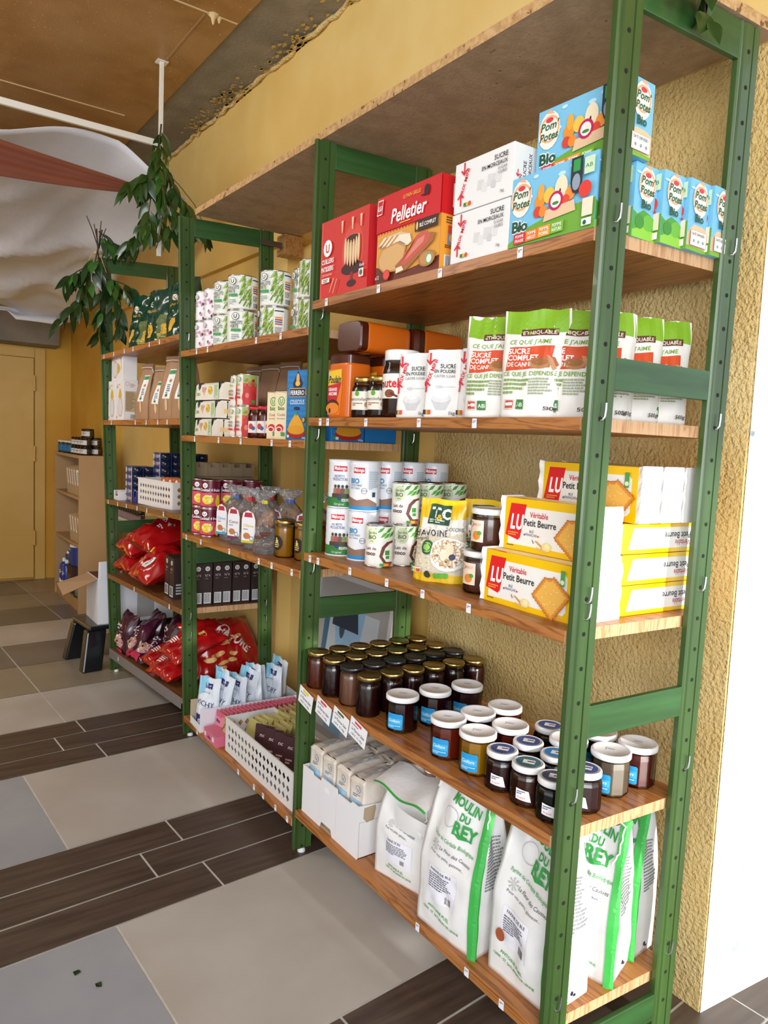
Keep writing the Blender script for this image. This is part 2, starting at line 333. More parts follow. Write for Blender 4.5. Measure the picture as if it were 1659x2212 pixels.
# ================================================================ shelving
KK = -.0603
F = [0, .9868, 1.9632, 2.9084]; FX0 = [0, .0005, .0136, -.0293]; FL = [0, -.003, -.0283, -.0382]
GRN = noisy('green_stained_pine', '#31481f', '#42602c', 5, stretch=(5, 5, .5), rough=.34, c3='#385226', coat=.15)
GRH = noisy('green_stained_pine_rail', '#27481f', '#356030', 5, stretch=(.6, 5, 6), rough=.36, coat=.15)
DARK = C('#16180f', .9); STEEL = C('#d9dadc', .22, 1)
def uprights(i, label):
    t = empty('upright_frame', (FX0[i], F[i], 0), math.atan(KK)); t.rotation_euler.y = math.atan(FL[i]); tag(t, label, 'shelf frame', 'green ladder frames that carry the shelf boards')
    W_, T_, D_, H_ = .059, .014, .3845, 2.053
    prof = [(0, .003), (.003, 0), (.0085, .0012), (.0105, .0032), (.0125, .0032), (.0145, 0), (.0375, 0), (.0385, .0035), (.0405, .0035), (.0415, 0), (.0575, 0), (.059, .0015), (.059, T_), (.0, T_)]
    for nm, x0, mir in (('front_post', 0, 0), ('back_post', D_-W_, 0)):
        g = G(); pr = prof
        g.prism(pr, lambda a, b, z: (x0+a, b, z), .012, H_, GRN)
        z = 1.5563 % .064
        while z < H_-.03:
            g.lathe([(.0042, 0), (.0042, .0006)], 10, DARK, c=(0, 0, 0)); n = 20
            for k in range(len(g.v)-n, len(g.v)): x, y, q = g.v[k]; g.v[k] = (x0+.027+x, .0-q if q > 0 else -.0002, z+y)
            z += .064
        o = g.obj(nm, t, bev=0); o.name = nm
        gf = G(); gf.lathe([(.012, 0), (.012, .006), (.008, .012)], 12, C('#e6e8ea'), c=(x0+.03, T_/2, 0)); gf.obj('foot_glide', o)
    for z0, z1 in ((.045, .105), (.715, .777), (1.352, 1.409), (1.985, 2.053)):
        g = G(); g.box(W_, D_-W_, .0015, T_-.001, z0, z1, GRH); g.obj('cross_rail', t, bev=.0015)
    return t
nm = ['nearest green ladder frame at the right edge of the picture', 'second green ladder frame between the box shelves and the tin shelves', 'third green ladder frame with a steel bracket to a wood block', 'farthest green ladder frame with leafy branches tied on top']
FR = [uprights(i, nm[i]) for i in range(4)]
def pin(fr, z, back=False, up_=.03):     # bent wire shelf pin stuck in a hole
    g = G(); x = .030 if not back else .3845-.059+.030
    g.tube([(x-.002, .004, z-.012), (x-.001, -.004, z-.012), (x+.0015, -.0065, z-.006), (x+.003, -.0065, z+.006), (x+.003, -.0065, z+up_-.012)], .0022, 7, STEEL); g.obj('shelf_pin', fr)
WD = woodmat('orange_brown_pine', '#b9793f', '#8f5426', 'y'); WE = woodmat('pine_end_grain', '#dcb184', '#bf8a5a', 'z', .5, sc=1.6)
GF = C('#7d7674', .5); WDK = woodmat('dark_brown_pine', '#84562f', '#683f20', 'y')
TAGM = C('#eeeef2', .6)
def zs(b, k, y):
    y0 = F[b]+.02; y1 = F[b+1]; za, zb = SH[b][k]; return za+(zb-za)*(y-y0)/(y1-y0)
SH = [[(1.624, 1.619), (1.302, 1.299), (.920, .915), (.533, .527), (.147, .142)],
      [(1.552, 1.549), (1.235, 1.228), (.858, .845), (.103, .092)],
      [(1.617, 1.592), (1.291, 1.278), (.914, .892), (.530, .515), (.159, .129)]]
def xf(b, y, z):
    t_ = (y-F[b])/(F[b+1]-F[b]); a = FX0[b]+FL[b]*z; c = FX0[b+1]+FL[b+1]*z; return a+(c-a)*t_
def board(b, k, label, tags, mat=WD, fascia=None, thick=.023):
    za, zb = SH[b][k]; g = G(); y0 = F[b]+.0185; y1 = F[b+1]-.0035+(0 if b else 0); D_ = .385
    xa = xf(b, F[b], za); xb = xf(b, F[b+1], zb)
    c = [(xa, y0), (xa+D_, y0+KK*D_), (xb+D_, y1+KK*D_), (xb, y1)]; z = (za, za, zb, zb)
    lo = [(p[0], p[1], q-thick) for p, q in zip(c, z)]; hi = [(p[0], p[1], q) for p, q in zip(c, z)]
    g.add(lo+hi, [(3, 2, 1, 0), (4, 5, 6, 7), (2, 3, 7, 6), (3, 0, 4, 7)], mat); g.add(lo+hi, [(0, 1, 5, 4), (1, 2, 6, 5)][:1], WE); g.add(lo+hi, [(1, 2, 6, 5)], mat)
    o = g.obj('shelf_board', bev=.0012); tag(o, label, 'shelf', 'wooden shelf boards resting in the green frames')
    if fascia:
        g = G(); x1 = .0015; g.hexa([(xa-.004, y0, za-.045), (xa-x1, y0, za-.045), (xb-x1, y1, zb-.045), (xb-.004, y1, zb-.045)], [(xa-.004, y0, za+.002), (xa-x1, y0, za+.002), (xb-x1, y1, zb+.002), (xb-.004, y1, zb+.002)], GF); g.obj('fascia', o)['label'] = 'grey metal front strip'
    for y in tags:
        wt, ht = .0145, .0195
        g = G(); f_ = (y-y0)/(y1-y0); X = xa+(xb-xa)*f_-.0011-(.004 if fascia else 0); Z_ = za+(zb-za)*f_-(.0125 if not fascia else .02)
        mp = lambda u, v, h: Vector((X-h, y-u, Z_+v))
        g.tri2(mp, [(-wt/2, -ht/2), (wt/2*.9, -ht/2), (wt/2, -ht/2+.002), (wt/2*.93, ht/2), (-wt/2*.95, ht/2), (-wt/2*1.02, 0)], [(0, 1, 2), (0, 2, 3), (0, 3, 4), (0, 4, 5)], TAGM, .0002, None)
        g.art(mp, [('l', -.005, .0, .010, .006, 2, '#6a6d88')], base=1); g.obj('price_tag', o)
    return o
def ty(lst, b, k):   # pixel-free helper: sorted y positions
    return lst
S1 = 'top shelf of the nearest bay, holding rusk and compote boxes'
board(0, 0, 'wooden shelf board under the red biscuit boxes and sky-blue compote boxes', [.905, .66, .427, .19])
board(0, 1, 'wooden shelf board under the orange canisters and cane sugar pouches', [.915, .875, .69, .475, .29])
board(0, 2, 'wooden shelf board under the coffee tins and yellow biscuit packets', [.945, .90, .735, .57, .43, .275])
board(0, 3, 'wooden shelf board crowded with dark jam jars', [])
board(0, 4, 'lowest wooden board of the nearest bay, under the flour sacks', [.385, .215, .11])
board(1, 0, 'wooden shelf board under the stacked green bean tins', [1.80, 1.70, 1.32, 1.16])
board(1, 1, 'wooden shelf board under tomato tins and the blue couscous box', [1.82, 1.60, 1.42, 1.20, 1.085])
board(1, 2, 'wooden shelf board under fruit tins, bagged biscuits and honey', [1.91, 1.76, 1.50, 1.27, 1.18, 1.05])
board(1, 3, 'lowest wooden board of the middle bay, under the white basket', [1.80, 1.40, 1.27, 1.20, 1.11, 1.03])
board(2, 0, 'far wooden shelf board under the dark green pasta bags', [2.86, 2.72, 2.58, 2.47, 2.28, 2.17])
board(2, 1, 'far wooden shelf board under rice boxes and brown paper bags', [2.78, 2.46, 2.33, 2.2, 2.1])
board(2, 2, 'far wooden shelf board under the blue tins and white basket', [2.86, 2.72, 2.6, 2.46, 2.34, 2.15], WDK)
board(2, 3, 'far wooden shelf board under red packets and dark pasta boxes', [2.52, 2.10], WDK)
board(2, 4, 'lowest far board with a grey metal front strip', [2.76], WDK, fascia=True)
for z in (1.645, .985, .61, .20): pin(FR[0], z); pin(FR[0], z, True)
pin(FR[0], 1.31); pin(FR[0], 1.31, True); pin(FR[0], .955)
for z in (1.585, 1.25, .865, .18): pin(FR[1], z)
pin(FR[1], 1.25, True)
for z in (1.60, .42, .50): pin(FR[2], z)
pin(FR[2], .52, True); pin(FR[2], .45, True)
# hand-written shelf cards under the jam jars
for i, (y, cc) in enumerate(((.935, '#e8d800'), (.835, '#e0404e'), (.745, '#4f6a2c'), (.66, '#e0505c'))):
    g = G(); wt, ht = .078, .052; Z0 = zs(0, 3, y)-.03
    g.box(-wt/2, wt/2, -.0004, .0004, -ht/2, ht/2, '#f3f2f6')
    g.art(ref(-wt/2, -.0004, -ht/2, (1, 0, 0), (0, 0, 1), (0, -1, 0)), [('r', .02, .041, .052, .048, cc), ('l', .008, .033, .06, .005, 1, '#777'), ('t', 'La Payroise Salee', .01, .02, .0085, '#1b1b22', {'w': .06, 'sk': .3}), ('t', '2.90 €  TC 370g', .012, .007, .006, '#1b1b22', {'w': .052, 'sk': .3})])
    o = g.obj('shelf_card'); o.location = (-.006, y, Z0); o.rotation_euler = (0, .22, A)
    tag(o, ['white handwritten price card with yellow heading, leftmost under the jam jars', 'white handwritten price card with red heading, second under the jam jars', 'white handwritten price card with green heading under the jam jars', 'white handwritten price card with red heading, rightmost and lowest'][i], 'price card', 'handwritten price cards clipped under the jam jars')
# long chipboard plank over the frames, its support block and bracket
CHIP = noisy('chipboard_face', '#b59a7c', '#c4a888', 60, rough=.75, c3='#ad9274', spots=('#937859', 60, .70), bump=.2, bscale=120); CHE = noisy('chipboard_edge', '#b48a58', '#d3ac78', 70, rough=.8, spots=('#7c5a36', 60, .62))
g = G(); z0 = 2.058
lo = [(.022, -.005, z0), (.437, -.028, z0), (.437, 1.935, z0), (.006, 1.935, z0)]; hi = [(a, b, z0+.022) for a, b, c in lo]
g.add(lo+hi, [(3, 2, 1, 0), (4, 5, 6, 7)], CHIP); g.add(lo+hi, [(0, 1, 5, 4), (2, 3, 7, 6), (3, 0, 4, 7)], CHE)
tag(g.obj('chipboard_plank'), 'long chipboard plank lying across the tops of the green frames', 'board')
g = G(); g.box(.37, .458, 1.905, 1.975, 1.975, 2.056, woodmat('block_wood', '#c08a4e', '#8a5a2c', 'y')); b_ = g.obj('wood_block', bev=.002); tag(b_, 'short square wood block fixed to the wall under the chipboard plank', 'wood block')
g = G(); g.box(.275, .375, 1.926, 1.929, 2.0, 2.022, C('#7c7d78', .4, 1)); g.obj('steel_bracket', b_)
# ================================================================ kinds of goods
def lathe_part(nm, prof, mat, parent, n=32, smooth=True, cap=True): g = G(); g.lathe(prof, n, mat, smooth=smooth, cap=cap); return g.obj(nm, parent)
TIN = C('#d8d8d6', .22, 1); TINL = C('#b9bab6', .3, 1)
def tin(name, r, h, col, items, cat, ribs=True, lidcol=None, rough=.3):
    """can: label wrapped round the body; metal rims and lid as a part"""
    t = empty(name); t['category'] = cat; g = G(); pr = [(r-.0008, .003)]
    k = 14
    for i in range(k+1):
        z = .004+(h-.008)*i/k; pr.append((r-(.0006 if ribs and i % 2 else 0), z))
    pr.append((r-.0008, h-.003)); g.lathe(pr, 40, C(col, rough), cap=False); g.art(cylmap(r+.0001), items, L=.006); g.obj('label_wrap', t)
    lathe_part('metal_rim', [(r-.004, 0), (r+.0008, .0), (r+.0008, .0035), (r-.001, .004), (r-.001, h-.004), (r+.0008, h-.0035), (r+.0008, h), (r-.0015, h), (r-.002, h-.003), (r-.012, h-.003), (r-.013, h-.0022), (.002, h-.0022)], lidcol or TIN, t, 40)
    return t
def hexf(s): return s
GLASS = thin('clear_glass', '#f4faf8', gloss=.25)
def jar(name, r, h, fill, lid, items, cat, lidr=None, lidh=.016, neck=.9, facet=0, level=.9, lidart=None, lidmat=None, fillrough=.25, tilt=0):
    t = empty(name); t['category'] = cat; lr = lidr or r*.95; hb = h-lidh
    n = facet or 32
    body = [(r*.90, 0), (r, .004), (r, hb*.12), (r, hb*.80), (r*(1+neck)/2, hb*.88), (r*neck, hb*.93), (r*neck, hb+.004)]
    inner = [(r*.86, .0035), (r*.955, .007), (r*.955, hb*.78), (r*(.955+neck-.05)/2, hb*.86), (r*(neck-.05), hb*min(.93, level)), (.001, hb*min(.93, level))]
    if level < .86: inner = [(r*.86, .0035), (r*.955, .007), (r*.955, hb*level), (.001, hb*level+.0005)]
    sm = not facet
    lathe_part('glass_jar', body, GLASS, t, n, smooth=sm); lathe_part('contents', inner, C(fill, fillrough, 0, .6), t, n, smooth=sm)
    g = G(); lm = lidmat or C(lid, .35)
    g.lathe([(lr-.001, h-lidh), (lr, h-lidh+.001), (lr, h-.003), (lr-.0015, h-.0008), (lr-.004, h), (lr-.005, h-.0008), (.001, h-.0008)], 36, lm)
    if lidart: g.art(ref(0, 0, h-.0006, (1, 0, 0), (0, 1, 0), (0, 0, 1)), lidart)
    g.obj('lid', t)
    if items: g = G(); g.art(cylmap(r+.0004), items, L=.005); g.obj('jar_label', t)
    return t
def pouch(name, w_, h, d, col, items, cat, back=None, top=.05, base=1.0, pinch=0, sq=2.6, wr=.004, seed=1, mat=None, lean=0, ns=22, nt_=26, widen=None, kids_=None, artL=.01, flat=.0, smooth=True):
    """soft pack: full at the foot, pressed flat at the head (pinch=1: flat at both ends)"""
    sd = Vector((seed*3.1, seed*1.7, seed*.9))
    def dep(t):
        if pinch: q = max(0., 1-abs(2*t-1)**2.6)**.6
        else: q = min(1., .55*base+.45+0*t) if t < .02 else (1-max(0, (t-.12)/.88)**1.5)*base+(1-base)*.4
        return max(flat, q*d/2)
    def wid(t):
        q = w_/2*(widen(t) if widen else 1); return q
    def S(s, t, sgn=-1):
        s = max(-1, min(1, s)); q = dep(t); bulge = (1-abs(s)**sq)**(1/2.2) if abs(s) < 1 else 0
        nz = noise.noise(Vector((s*2.2*w_/.15, t*5*h/.2, sgn*.5))+sd)*wr*(1-abs(s)**6)+noise.noise(Vector((s*6, t*2.2, sgn*2))+sd)*wr*.5*(1-abs(s)**6)
        x = s*wid(t)+noise.noise(Vector((s, t*4, 9))+sd)*wr*.6*t; z = t*h*(1)+noise.noise(Vector((s*2, 3, t))+sd)*wr*.7*t
        return Vector((x, sgn*(q*bulge+.0006)+sgn*nz+lean*t*t, max(z, 0)))
    g = G(); mt = mat or C(col, .45)
    g.surf(lambda a, b: S(2*a-1, b), ns, nt_, mt, smooth); n0 = len(g.v)
    g.surf(lambda a, b: S(1-2*a, b, 1), ns, nt_, back or mt, smooth)
    k = ns+1; cap = [i for i in range(k)]+[n0+i for i in range(k)]; g.f.append(tuple(cap[::-1])); g.mi.append(0); g.sm.append(False)
    def mp(u, v, h_):
        t = max(0, min(1, v/h)); hw = wid(t); s = (u-w_/2)/hw; p = S(s, t); e = .01
        n = (S(min(1, s+e), t)-S(max(-1, s-e), t)).cross(S(s, min(1, t+e))-S(s, max(0, t-e)))
        n = n.normalized() if n.length > 1e-9 else Vector((0, -1, 0))
        if n.y > 0: n = -n
        return p+n*(h_+.0003)
    if items: g.art(mp, items, L=artL)
    o = g.obj(name); o['category'] = cat; return o
# ================================================================ NEAREST BAY, TOP SHELF
z = 1.6215
RED = '#d3302c'
spoon = [('p', [(x, .155), (x+.004, .155), (x+.007, .185), (x-.003, .185)], '#f2c9a4') for x in (.11, .16, .2)]
fing = []
for i, q in enumerate((.128, .141, .155, .169, .182, .194)):
    dz = .012*abs(i-2.5)/2.5; fing += [('e', q, .094+dz, .0066, .034, '#c9935f'), ('e', q-.001, .095+dz, .0052, .0325, '#efd0a6')]
o = carton('biscuit_box', .232, .062, .202, RED, {
 'f': [('e', .160, .105, .052, .066, '#dd4a3f'), ('r', 0, 0, .010, .202, '#e04a42'), ('e', .160, .060, .052, .017, '#3a1216'), ('r', .154, .024, .166, .05, '#8f2024'), ('e', .160, .022, .022, .009, '#3a1216'), ('e', .160, .131, .036, .013, '#c9935f'), ('e', .160, .133, .031, .010, '#4a1a16')]+fing+spoon+
      Ulogo(.042, .128, .022, '#ffffff', '#ffffff', '#d3302c')+[('t', 'CUILLERS', .014, .088, .0125, '#ffffff', {'w': .062, 'b': .02}), ('t', 'PATISSIERS', .014, .068, .0125, '#ffffff', {'w': .062, 'b': .02}), ('t', '23% d\'oeufs frais', .018, .056, .006, '#ffd9c9', {'w': .05, 'sk': .3}),
      ('r', .018, .038, .058, .050, '#f6efe6'), ('l', .026, .039, .03, .009, 2, '#555'), ('t', '6x6', .205, .055, .009, '#ffffff', {'w': .02}), ('r', .203, .03, .224, .05, '#f6efe6'), ('e', .213, .04, .007, .007, '#666'), ('p', [(.06, .01), (.063, .01), (.085, .045), (.078, .045)], '#ee9b80'), ('p', [(.078, .006), (.082, .006), (.1, .04), (.096, .042)], '#ee9b80')],
 'r': [('r', 0, 0, .062, .202, '#c51f26'), ('t', 'CUILLERS PATISSIERS', .044, .02, .013, '#ffffff', {'rot': 90, 'w': .13, 'b': .02}), ('e', .037, .012, .009, .009, '#ffffff')]}, 'box of biscuits')
put(o, 'red box of sponge finger biscuits with a pictured charlotte cake, leftmost on the top shelf', (.032, .837, zs(0, 0, .84)), A)
# rusk carton
zig = [('p', [(i*.0122, .119), ((i+.5)*.0122, .112), ((i+1)*.0122, .119)], '#cf1420') for i in range(20)]
sl = []
for i in range(7): q = i*.0068; sl += [('p', [(.008+q, .085-q*.35), (.035+q*1.5, .103-q*.1), (.105+q*.8, .105-q*.25), (.125+q*.5, .088-q*.3), (.12+q*.3, .082-q*.3), (.1, .097-q*.3), (.04+q, .094-q*.3)], ('#f6e7cf', '#c98f52')[i % 2])]
put(carton('rusk_box', .243, .068, .2, '#cf1420', {
 'f': [('r', 0, 0, .243, .118, '#e0a040'), ('p', [(0, 0), (.243, 0), (.243, .03), (.1, .012), (0, .04)], '#6a2a18')]+zig+[('r', .0, .118, .243, .2, '#cf1420')]+sl+
      [('p', [(.012, .055), (.03, .078), (.09, .085), (.125, .07), (.118, .035), (.1, .018), (.04, .02), (.018, .035)], '#c98f52'), ('p', [(.016, .054), (.032, .074), (.088, .081), (.12, .067), (.113, .036), (.098, .022), (.042, .024), (.022, .037)], '#dcae70'),
       ('p', [(.095, .012), (.13, .015), (.225, .062), (.232, .078), (.215, .082), (.125, .05), (.085, .03)], '#a9673a'), ('p', [(.105, .03), (.125, .026), (.205, .062), (.215, .076), (.195, .09), (.165, .085), (.15, .066), (.12, .052)], '#cf5a4a'), ('p', [(.12, .035), (.19, .066), (.195, .08), (.17, .075), (.14, .052)], '#e08a78'), ('p', [(.09, .012), (.12, .016), (.112, .026), (.09, .024)], '#f3e3c8'), ('e', .205, .028, .03, .018, '#b67a45'), ('e', .205, .028, .024, .013, '#c98f52'), ('e', .214, .026, .013, .013, '#7fa36a'), ('e', .214, .026, .009, .009, '#e9efe0'),
       ('r', .158, .092, .24, .116, '#3a1c14'), ('t', 'BLÉ COMPLET', .175, .1, .0085, '#ffffff', {'w': .058, 'b': .01}), ('e', .166, .104, .004, .009, '#e6c27a'),
       ('t', 'LE PAIN GRILLE', .108, .176, .0085, '#f5c542', {'w': .065}), ('t', 'Pelletier', .063, .13, .032, '#ffffff', {'w': .132, 'b': .02, 'sk': .18}), ('r', .098, .123, .14, .1255, '#f5c542'), ('e', .196, .176, .009, .012, '#241418'), ('r', .176, .166, .192, .169, '#241418'),
       ('p', [(.004, .158), (.026, .158), (.03, .192), (.008, .192)], '#ffffff'), ('p', [(.0055, .16), (.025, .16), (.0285, .19), (.0095, .19)], '#cf1420'), ('t', 'LU', .009, .168, .011, '#ffffff', {'w': .016, 'b': .03}), ('t', 'x12', .008, .008, .009, '#ffffff', {'w': .016}), ('e', .055, .014, .014, .012, '#c2262a'), ('e', .055, .014, .012, .010, '#e9473f')],
 'r': [('r', 0, 0, .068, .118, '#f0a53a'), ('r', 0, .118, .068, .2, '#cf1420'), ('r', .030, .135, .052, .185, '#f4f1ee'), ('l', .014, .098, .044, .016, 3, '#7a3a20'), ('r', .02, .055, .05, .095, '#d84a30'), ('r', .02, .055, .05, .078, '#6f8fc0'), ('e', .035, .068, .012, .01, '#f2b14a'), ('b', .012, .006, .04, .026), ('l', .012, .046, .044, .008, 2, '#7a3a20')],
 }, 'box of rusks'), 'red and orange box of sliced wholemeal rusks with ham pictured, second on the top shelf', (.035, .5595, zs(0, 0, .56)), A)
# sugar cube boxes
def arrows(u, v, s, c='#d8293a'):
    a_ = lambda cx, cy, sg: [('p', [(cx-.0019*s, cy-.011*s*sg), (cx+.0019*s, cy-.011*s*sg), (cx+.0019*s, cy+.008*s*sg), (cx-.0019*s, cy+.008*s*sg)], c), ('p', [(cx, cy+.012*s*sg), (cx-.009*s, cy+.003*s*sg), (cx-.0072*s, cy+.0005*s*sg), (cx, cy+.0068*s*sg)], c), ('p', [(cx, cy+.012*s*sg), (cx+.009*s, cy+.003*s*sg), (cx+.0072*s, cy+.0005*s*sg), (cx, cy+.0068*s*sg)], c)]
    return a_(u, v-.010*s, -1)+a_(u-.006*s, v-.062*s, 1)+[('t', 'PRIX MINI', u-.002*s, v-.058*s, .0075*s, c, {'rot': 68, 'w': .048*s, 'b': .02})]
    return [('p', [(u-.0016*s, v), (u+.0016*s, v), (u+.0045*s, v-.016*s), (u+.0014*s, v-.016*s)], c), ('p', [(u+.003*s, v-.022*s), (u-.006*s, v-.013*s), (u-.0045*s, v-.0115*s), (u+.0035*s, v-.018*s)], c), ('p', [(u+.003*s, v-.022*s), (u+.010*s, v-.011*s), (u+.0082*s, v-.01*s), (u+.0025*s, v-.017*s)], c),
            ('p', [(u-.001*s, v-.065*s), (u+.0022*s, v-.065*s), (u-.001*s, v-.05*s), (u-.004*s, v-.05*s)], c), ('p', [(u-.003*s, v-.044*s), (u-.010*s, v-.055*s), (u-.008*s, v-.0565*s), (u-.0022*s, v-.048*s)], c), ('p', [(u-.003*s, v-.044*s), (u+.006*s, v-.053*s), (u+.0045*s, v-.0545*s), (u-.0025*s, v-.048*s)], c), ('t', 'PRIX MINI', u-.006*s, v-.058*s, .0075*s, c, {'rot': 66, 'w': .05*s, 'b': .02})]
def sugar():
    cubes = [('p', [(a, b), (a+q, b-.002), (a+q+.002, b+q), (a+.002, b+q+.002)], c) for a, b, q, c in ((.07, .032, .018, '#d9d9d8'), (.084, .026, .016, '#e3e3e2'), (.1, .034, .02, '#dadada'), (.122, .036, .018, '#e0e0df'), (.112, .028, .012, '#d0d0d0'))]
    return carton('sugar_cube_box', .172, .072, .1, '#efeeec', {
     'f': cubes+arrows(.030, .096, 1.15)+[('t', 'SUCRE', .158, .078, .0095, '#1c1c1e', {'al': 'r', 'w': .038, 'b': .01}), ('t', 'EN MORCEAUX', .158, .066, .008, '#1c1c1e', {'al': 'r', 'w': .073, 'b': .01}), ('t', 'SUGAR', .158, .057, .006, '#777', {'al': 'r'}), ('t', 'CUBES', .158, .049, .006, '#777', {'al': 'r'}), ('t', '1kg', .142, .012, .006, '#333'), ('r', .035, .008, .043, .015, '#2f7d3d'), ('r', .043, .008, .049, .015, '#d9c62f'), ('e', .054, .0115, .0045, .0045, '#d8502f')],
     'r': [('t', 'SUCRE', .034, .035, .0085, '#1c1c1e', {'rot': 90, 'w': .035, 'b': .01}), ('t', 'EN MORCEAUX', .048, .02, .0085, '#1c1c1e', {'rot': 90, 'w': .066, 'b': .01})]+arrows(.012, .05, .62), }, 'box of sugar cubes')
sg = sugar(); zz = zs(0, 0, .31)
put(sg, 'white sugar cube box with red arrows, lower one of the front stack of two', (.037, .314, zz), A, 'white sugar cube boxes')
put(sg, 'white sugar cube box with red arrows, upper one of the front stack', (.035, .309, zz+.1012), A, 'white sugar cube boxes')
put(sg, 'white sugar cube box mostly hidden, lower one behind the front stack', (.116, .306, zz), A, 'white sugar cube boxes')
put(sg, 'white sugar cube box half hidden behind the front stack, beside the blue boxes', (.116, .298, zz+.1012), A, 'white sugar cube boxes')
# compote boxes
SKY = '#7cc3e6'
def pomlogo(u, v, s): return [('e', u, v+.002*s, .023*s, .03*s, '#f5ede0'), ('o', u, v+.004*s, .0215*s, .0035*s, '#edae82'), ('p', [(u-.008*s, v+.03*s), (u+.01*s, v+.026*s), (u+.002*s, v+.034*s)], '#edae82'), ('e', u, v+.018*s, .008*s, .004*s, '#d83a4a'), ('t', "Pom'", u, v+.003*s, .0125*s, '#17603a', {'al': 'c', 'w': .036*s, 'b': .02, 'sk': .2}), ('t', 'Potes', u, v-.013*s, .0125*s, '#17603a', {'al': 'c', 'w': .038*s, 'b': .02, 'sk': .2})]
def clouds(n, w_, h0, h1, sd):
    q = random.Random(sd); return [('e', q.uniform(0.01, w_-.01), q.uniform(h0, h1), q.uniform(.003, .010), q.uniform(.002, .004), '#c6e6f4') for _ in range(n)]
def compote(w_=.205):
    fr = clouds(9, w_, .075, .12, 5)+[('p', [(0, 0), (w_, 0), (w_, .05), (.12, .045), (.05, .03), (0, .008)], '#6fa838')]+pomlogo(.029, .084, 1.15)+[('t', 'Bio', .010, .026, .020, '#ffffff', {'w': .040, 'b': .10}), ('t', 'Bio', .010, .026, .020, '#145238', {'w': .040, 'b': .04})]
    fr += [('e', .078, .07, .013, .013, '#e8912c'), ('e', .080, .086, .008, .014, '#f0a83c'), ('e', .1, .076, .013, .014, '#efc44a'), ('e', .128, .082, .015, .022, '#f2e3c2'), ('e', .126, .078, .002, .004, '#3a2418'), ('e', .074, .052, .010, .010, '#d8402e'), ('e', .088, .05, .010, .010, '#ef8a2c'), ('e', .15, .068, .012, .012, '#f0953a'), ('e', .14, .058, .010, .01, '#e2472f'), ('p', [(.09, .03), (.165, .036), (.16, .055), (.095, .05)], '#e6c49c'), ('e', .118, .062, .017, .017, '#c2185b'), ('e', .118, .062, .012, .012, '#f7efe6'), ('e', .118, .058, .008, .003, '#3f8a3a')]
    for i, (c, t1, t2) in enumerate((('#d8262c', 'POMME', 'FRAISE'), ('#ea7a28', 'POMME', 'ABRICOT'), ('#ec9a34', 'POMME', 'POIRE'), ('#7db52c', 'POMME', 'NATURE'))):
        u0 = .018+i*.031; fr += [('p', [(u0, .002+i*.001), (u0+.03, .003+i*.001), (u0+.03, .022+i*.001), (u0, .021+i*.001)], c), ('t', t1, u0+.015, .0135+i*.001, .0055, '#ffffff', {'al': 'c', 'w': .021, 'b': .01}), ('t', t2, u0+.015, .0055+i*.001, .0055, '#ffffff', {'al': 'c', 'w': .022, 'b': .01})]
    fr += [('p', [(.152, .124), (.152, .08), (.158, .066), (.165, .063), (.172, .066), (.178, .08), (.178, .124)], '#223038'), ('r', .157, .1, .172, .12, '#2f9a4a'), ('e', .165, .082, .009, .014, '#8f9fb0'), ('e', .186, .066, .014, .014, '#df3d33'), ('r', .182, .02, .205, .05, '#f0e0c8'), ('r', .182, .09, .204, .118, '#cfe6c2'), ('t', 'AB', .184, .1, .007, '#2f7d3d', {'w': .016}), ('r', .183, .004, .204, .016, '#f4f4f0'), ('e', .190, .009, .004, .004, '#17603a')]
    def end(kind):
        a = clouds(6, .066, .1, .12, 9)+pomlogo(.033, .090, 1.05)+[('t', 'Bio', .019, .052, .014, '#145238', {'w': .027, 'b': .03})]
        if kind: a = [('p', [(0, 0), (.066, 0), (.066, .04), (.05, .046), (.02, .047), (0, .03)], '#e6c49c'), ('p', [(0, 0), (.066, 0), (.066, .006), (0, .008)], '#7db52c')]+a+[('r', .007, .008, .059, .036, '#bfa98c'), ('r', .008, .009, .058, .035, '#f7f7f4'), ('t', 'DATE DEPASSEE ?', .033, .027, .0048, '#444', {'al': 'c', 'w': .043, 'b': .02}), ('e', .018, .017, .003, .003, '#999'), ('e', .033, .017, .003, .003, '#999'), ('e', .048, .017, .003, .003, '#999')]
        else: a = [('p', [(0, 0), (.066, 0), (.066, .036), (.05, .045), (.03, .05), (.012, .04), (0, .046)], '#4f9f34'), ('p', [(0, 0), (.066, 0), (.066, .016), (.03, .022), (0, .012)], '#8fcf3e'), ('e', .045, .03, .016, .014, '#6cba3e'), ('e', .02, .028, .013, .012, '#3f8f30')]+a+[('e', .058, .052, .003, .003, '#b8323c')]
        return a
    return [carton('compote_box', w_, .066, .127, SKY, {'f': fr, 'r': end(k), 't': [('l', .02, .02, .1, .02, 2, '#4aa3cf')]}, 'box of fruit compotes') for k in (0, 1)]
ca, cb = compote(); gn = 'sky-blue boxes of fruit compote pouches'; zz = zs(0, 0, .11)
put(ca, 'sky-blue compote box at the very front of the top shelf, behind the nearest green post', (.033, .122, zz), A, gn)
put(ca, 'sky-blue compote box with a green hill on its end, left of the similar one', (.118, .112, zz), A+.02, gn)
put(ca, 'sky-blue compote box with a green hill on its end, right of the similar one', (.186, .102, zz), A+.02, gn)
put(cb, 'sky-blue compote box with a date panel on its end, third in the lower row', (.2545, .094, zz), A+.02, gn)
put(cb, 'sky-blue compote box farthest back, partly hidden by the rear green post', (.323, .088, zz), A+.02, gn)
o = put(cb, 'sky-blue compote box stacked alone on top, its pouch pictures facing the aisle', (.075, .102, zz+.128), A+.02, gn)
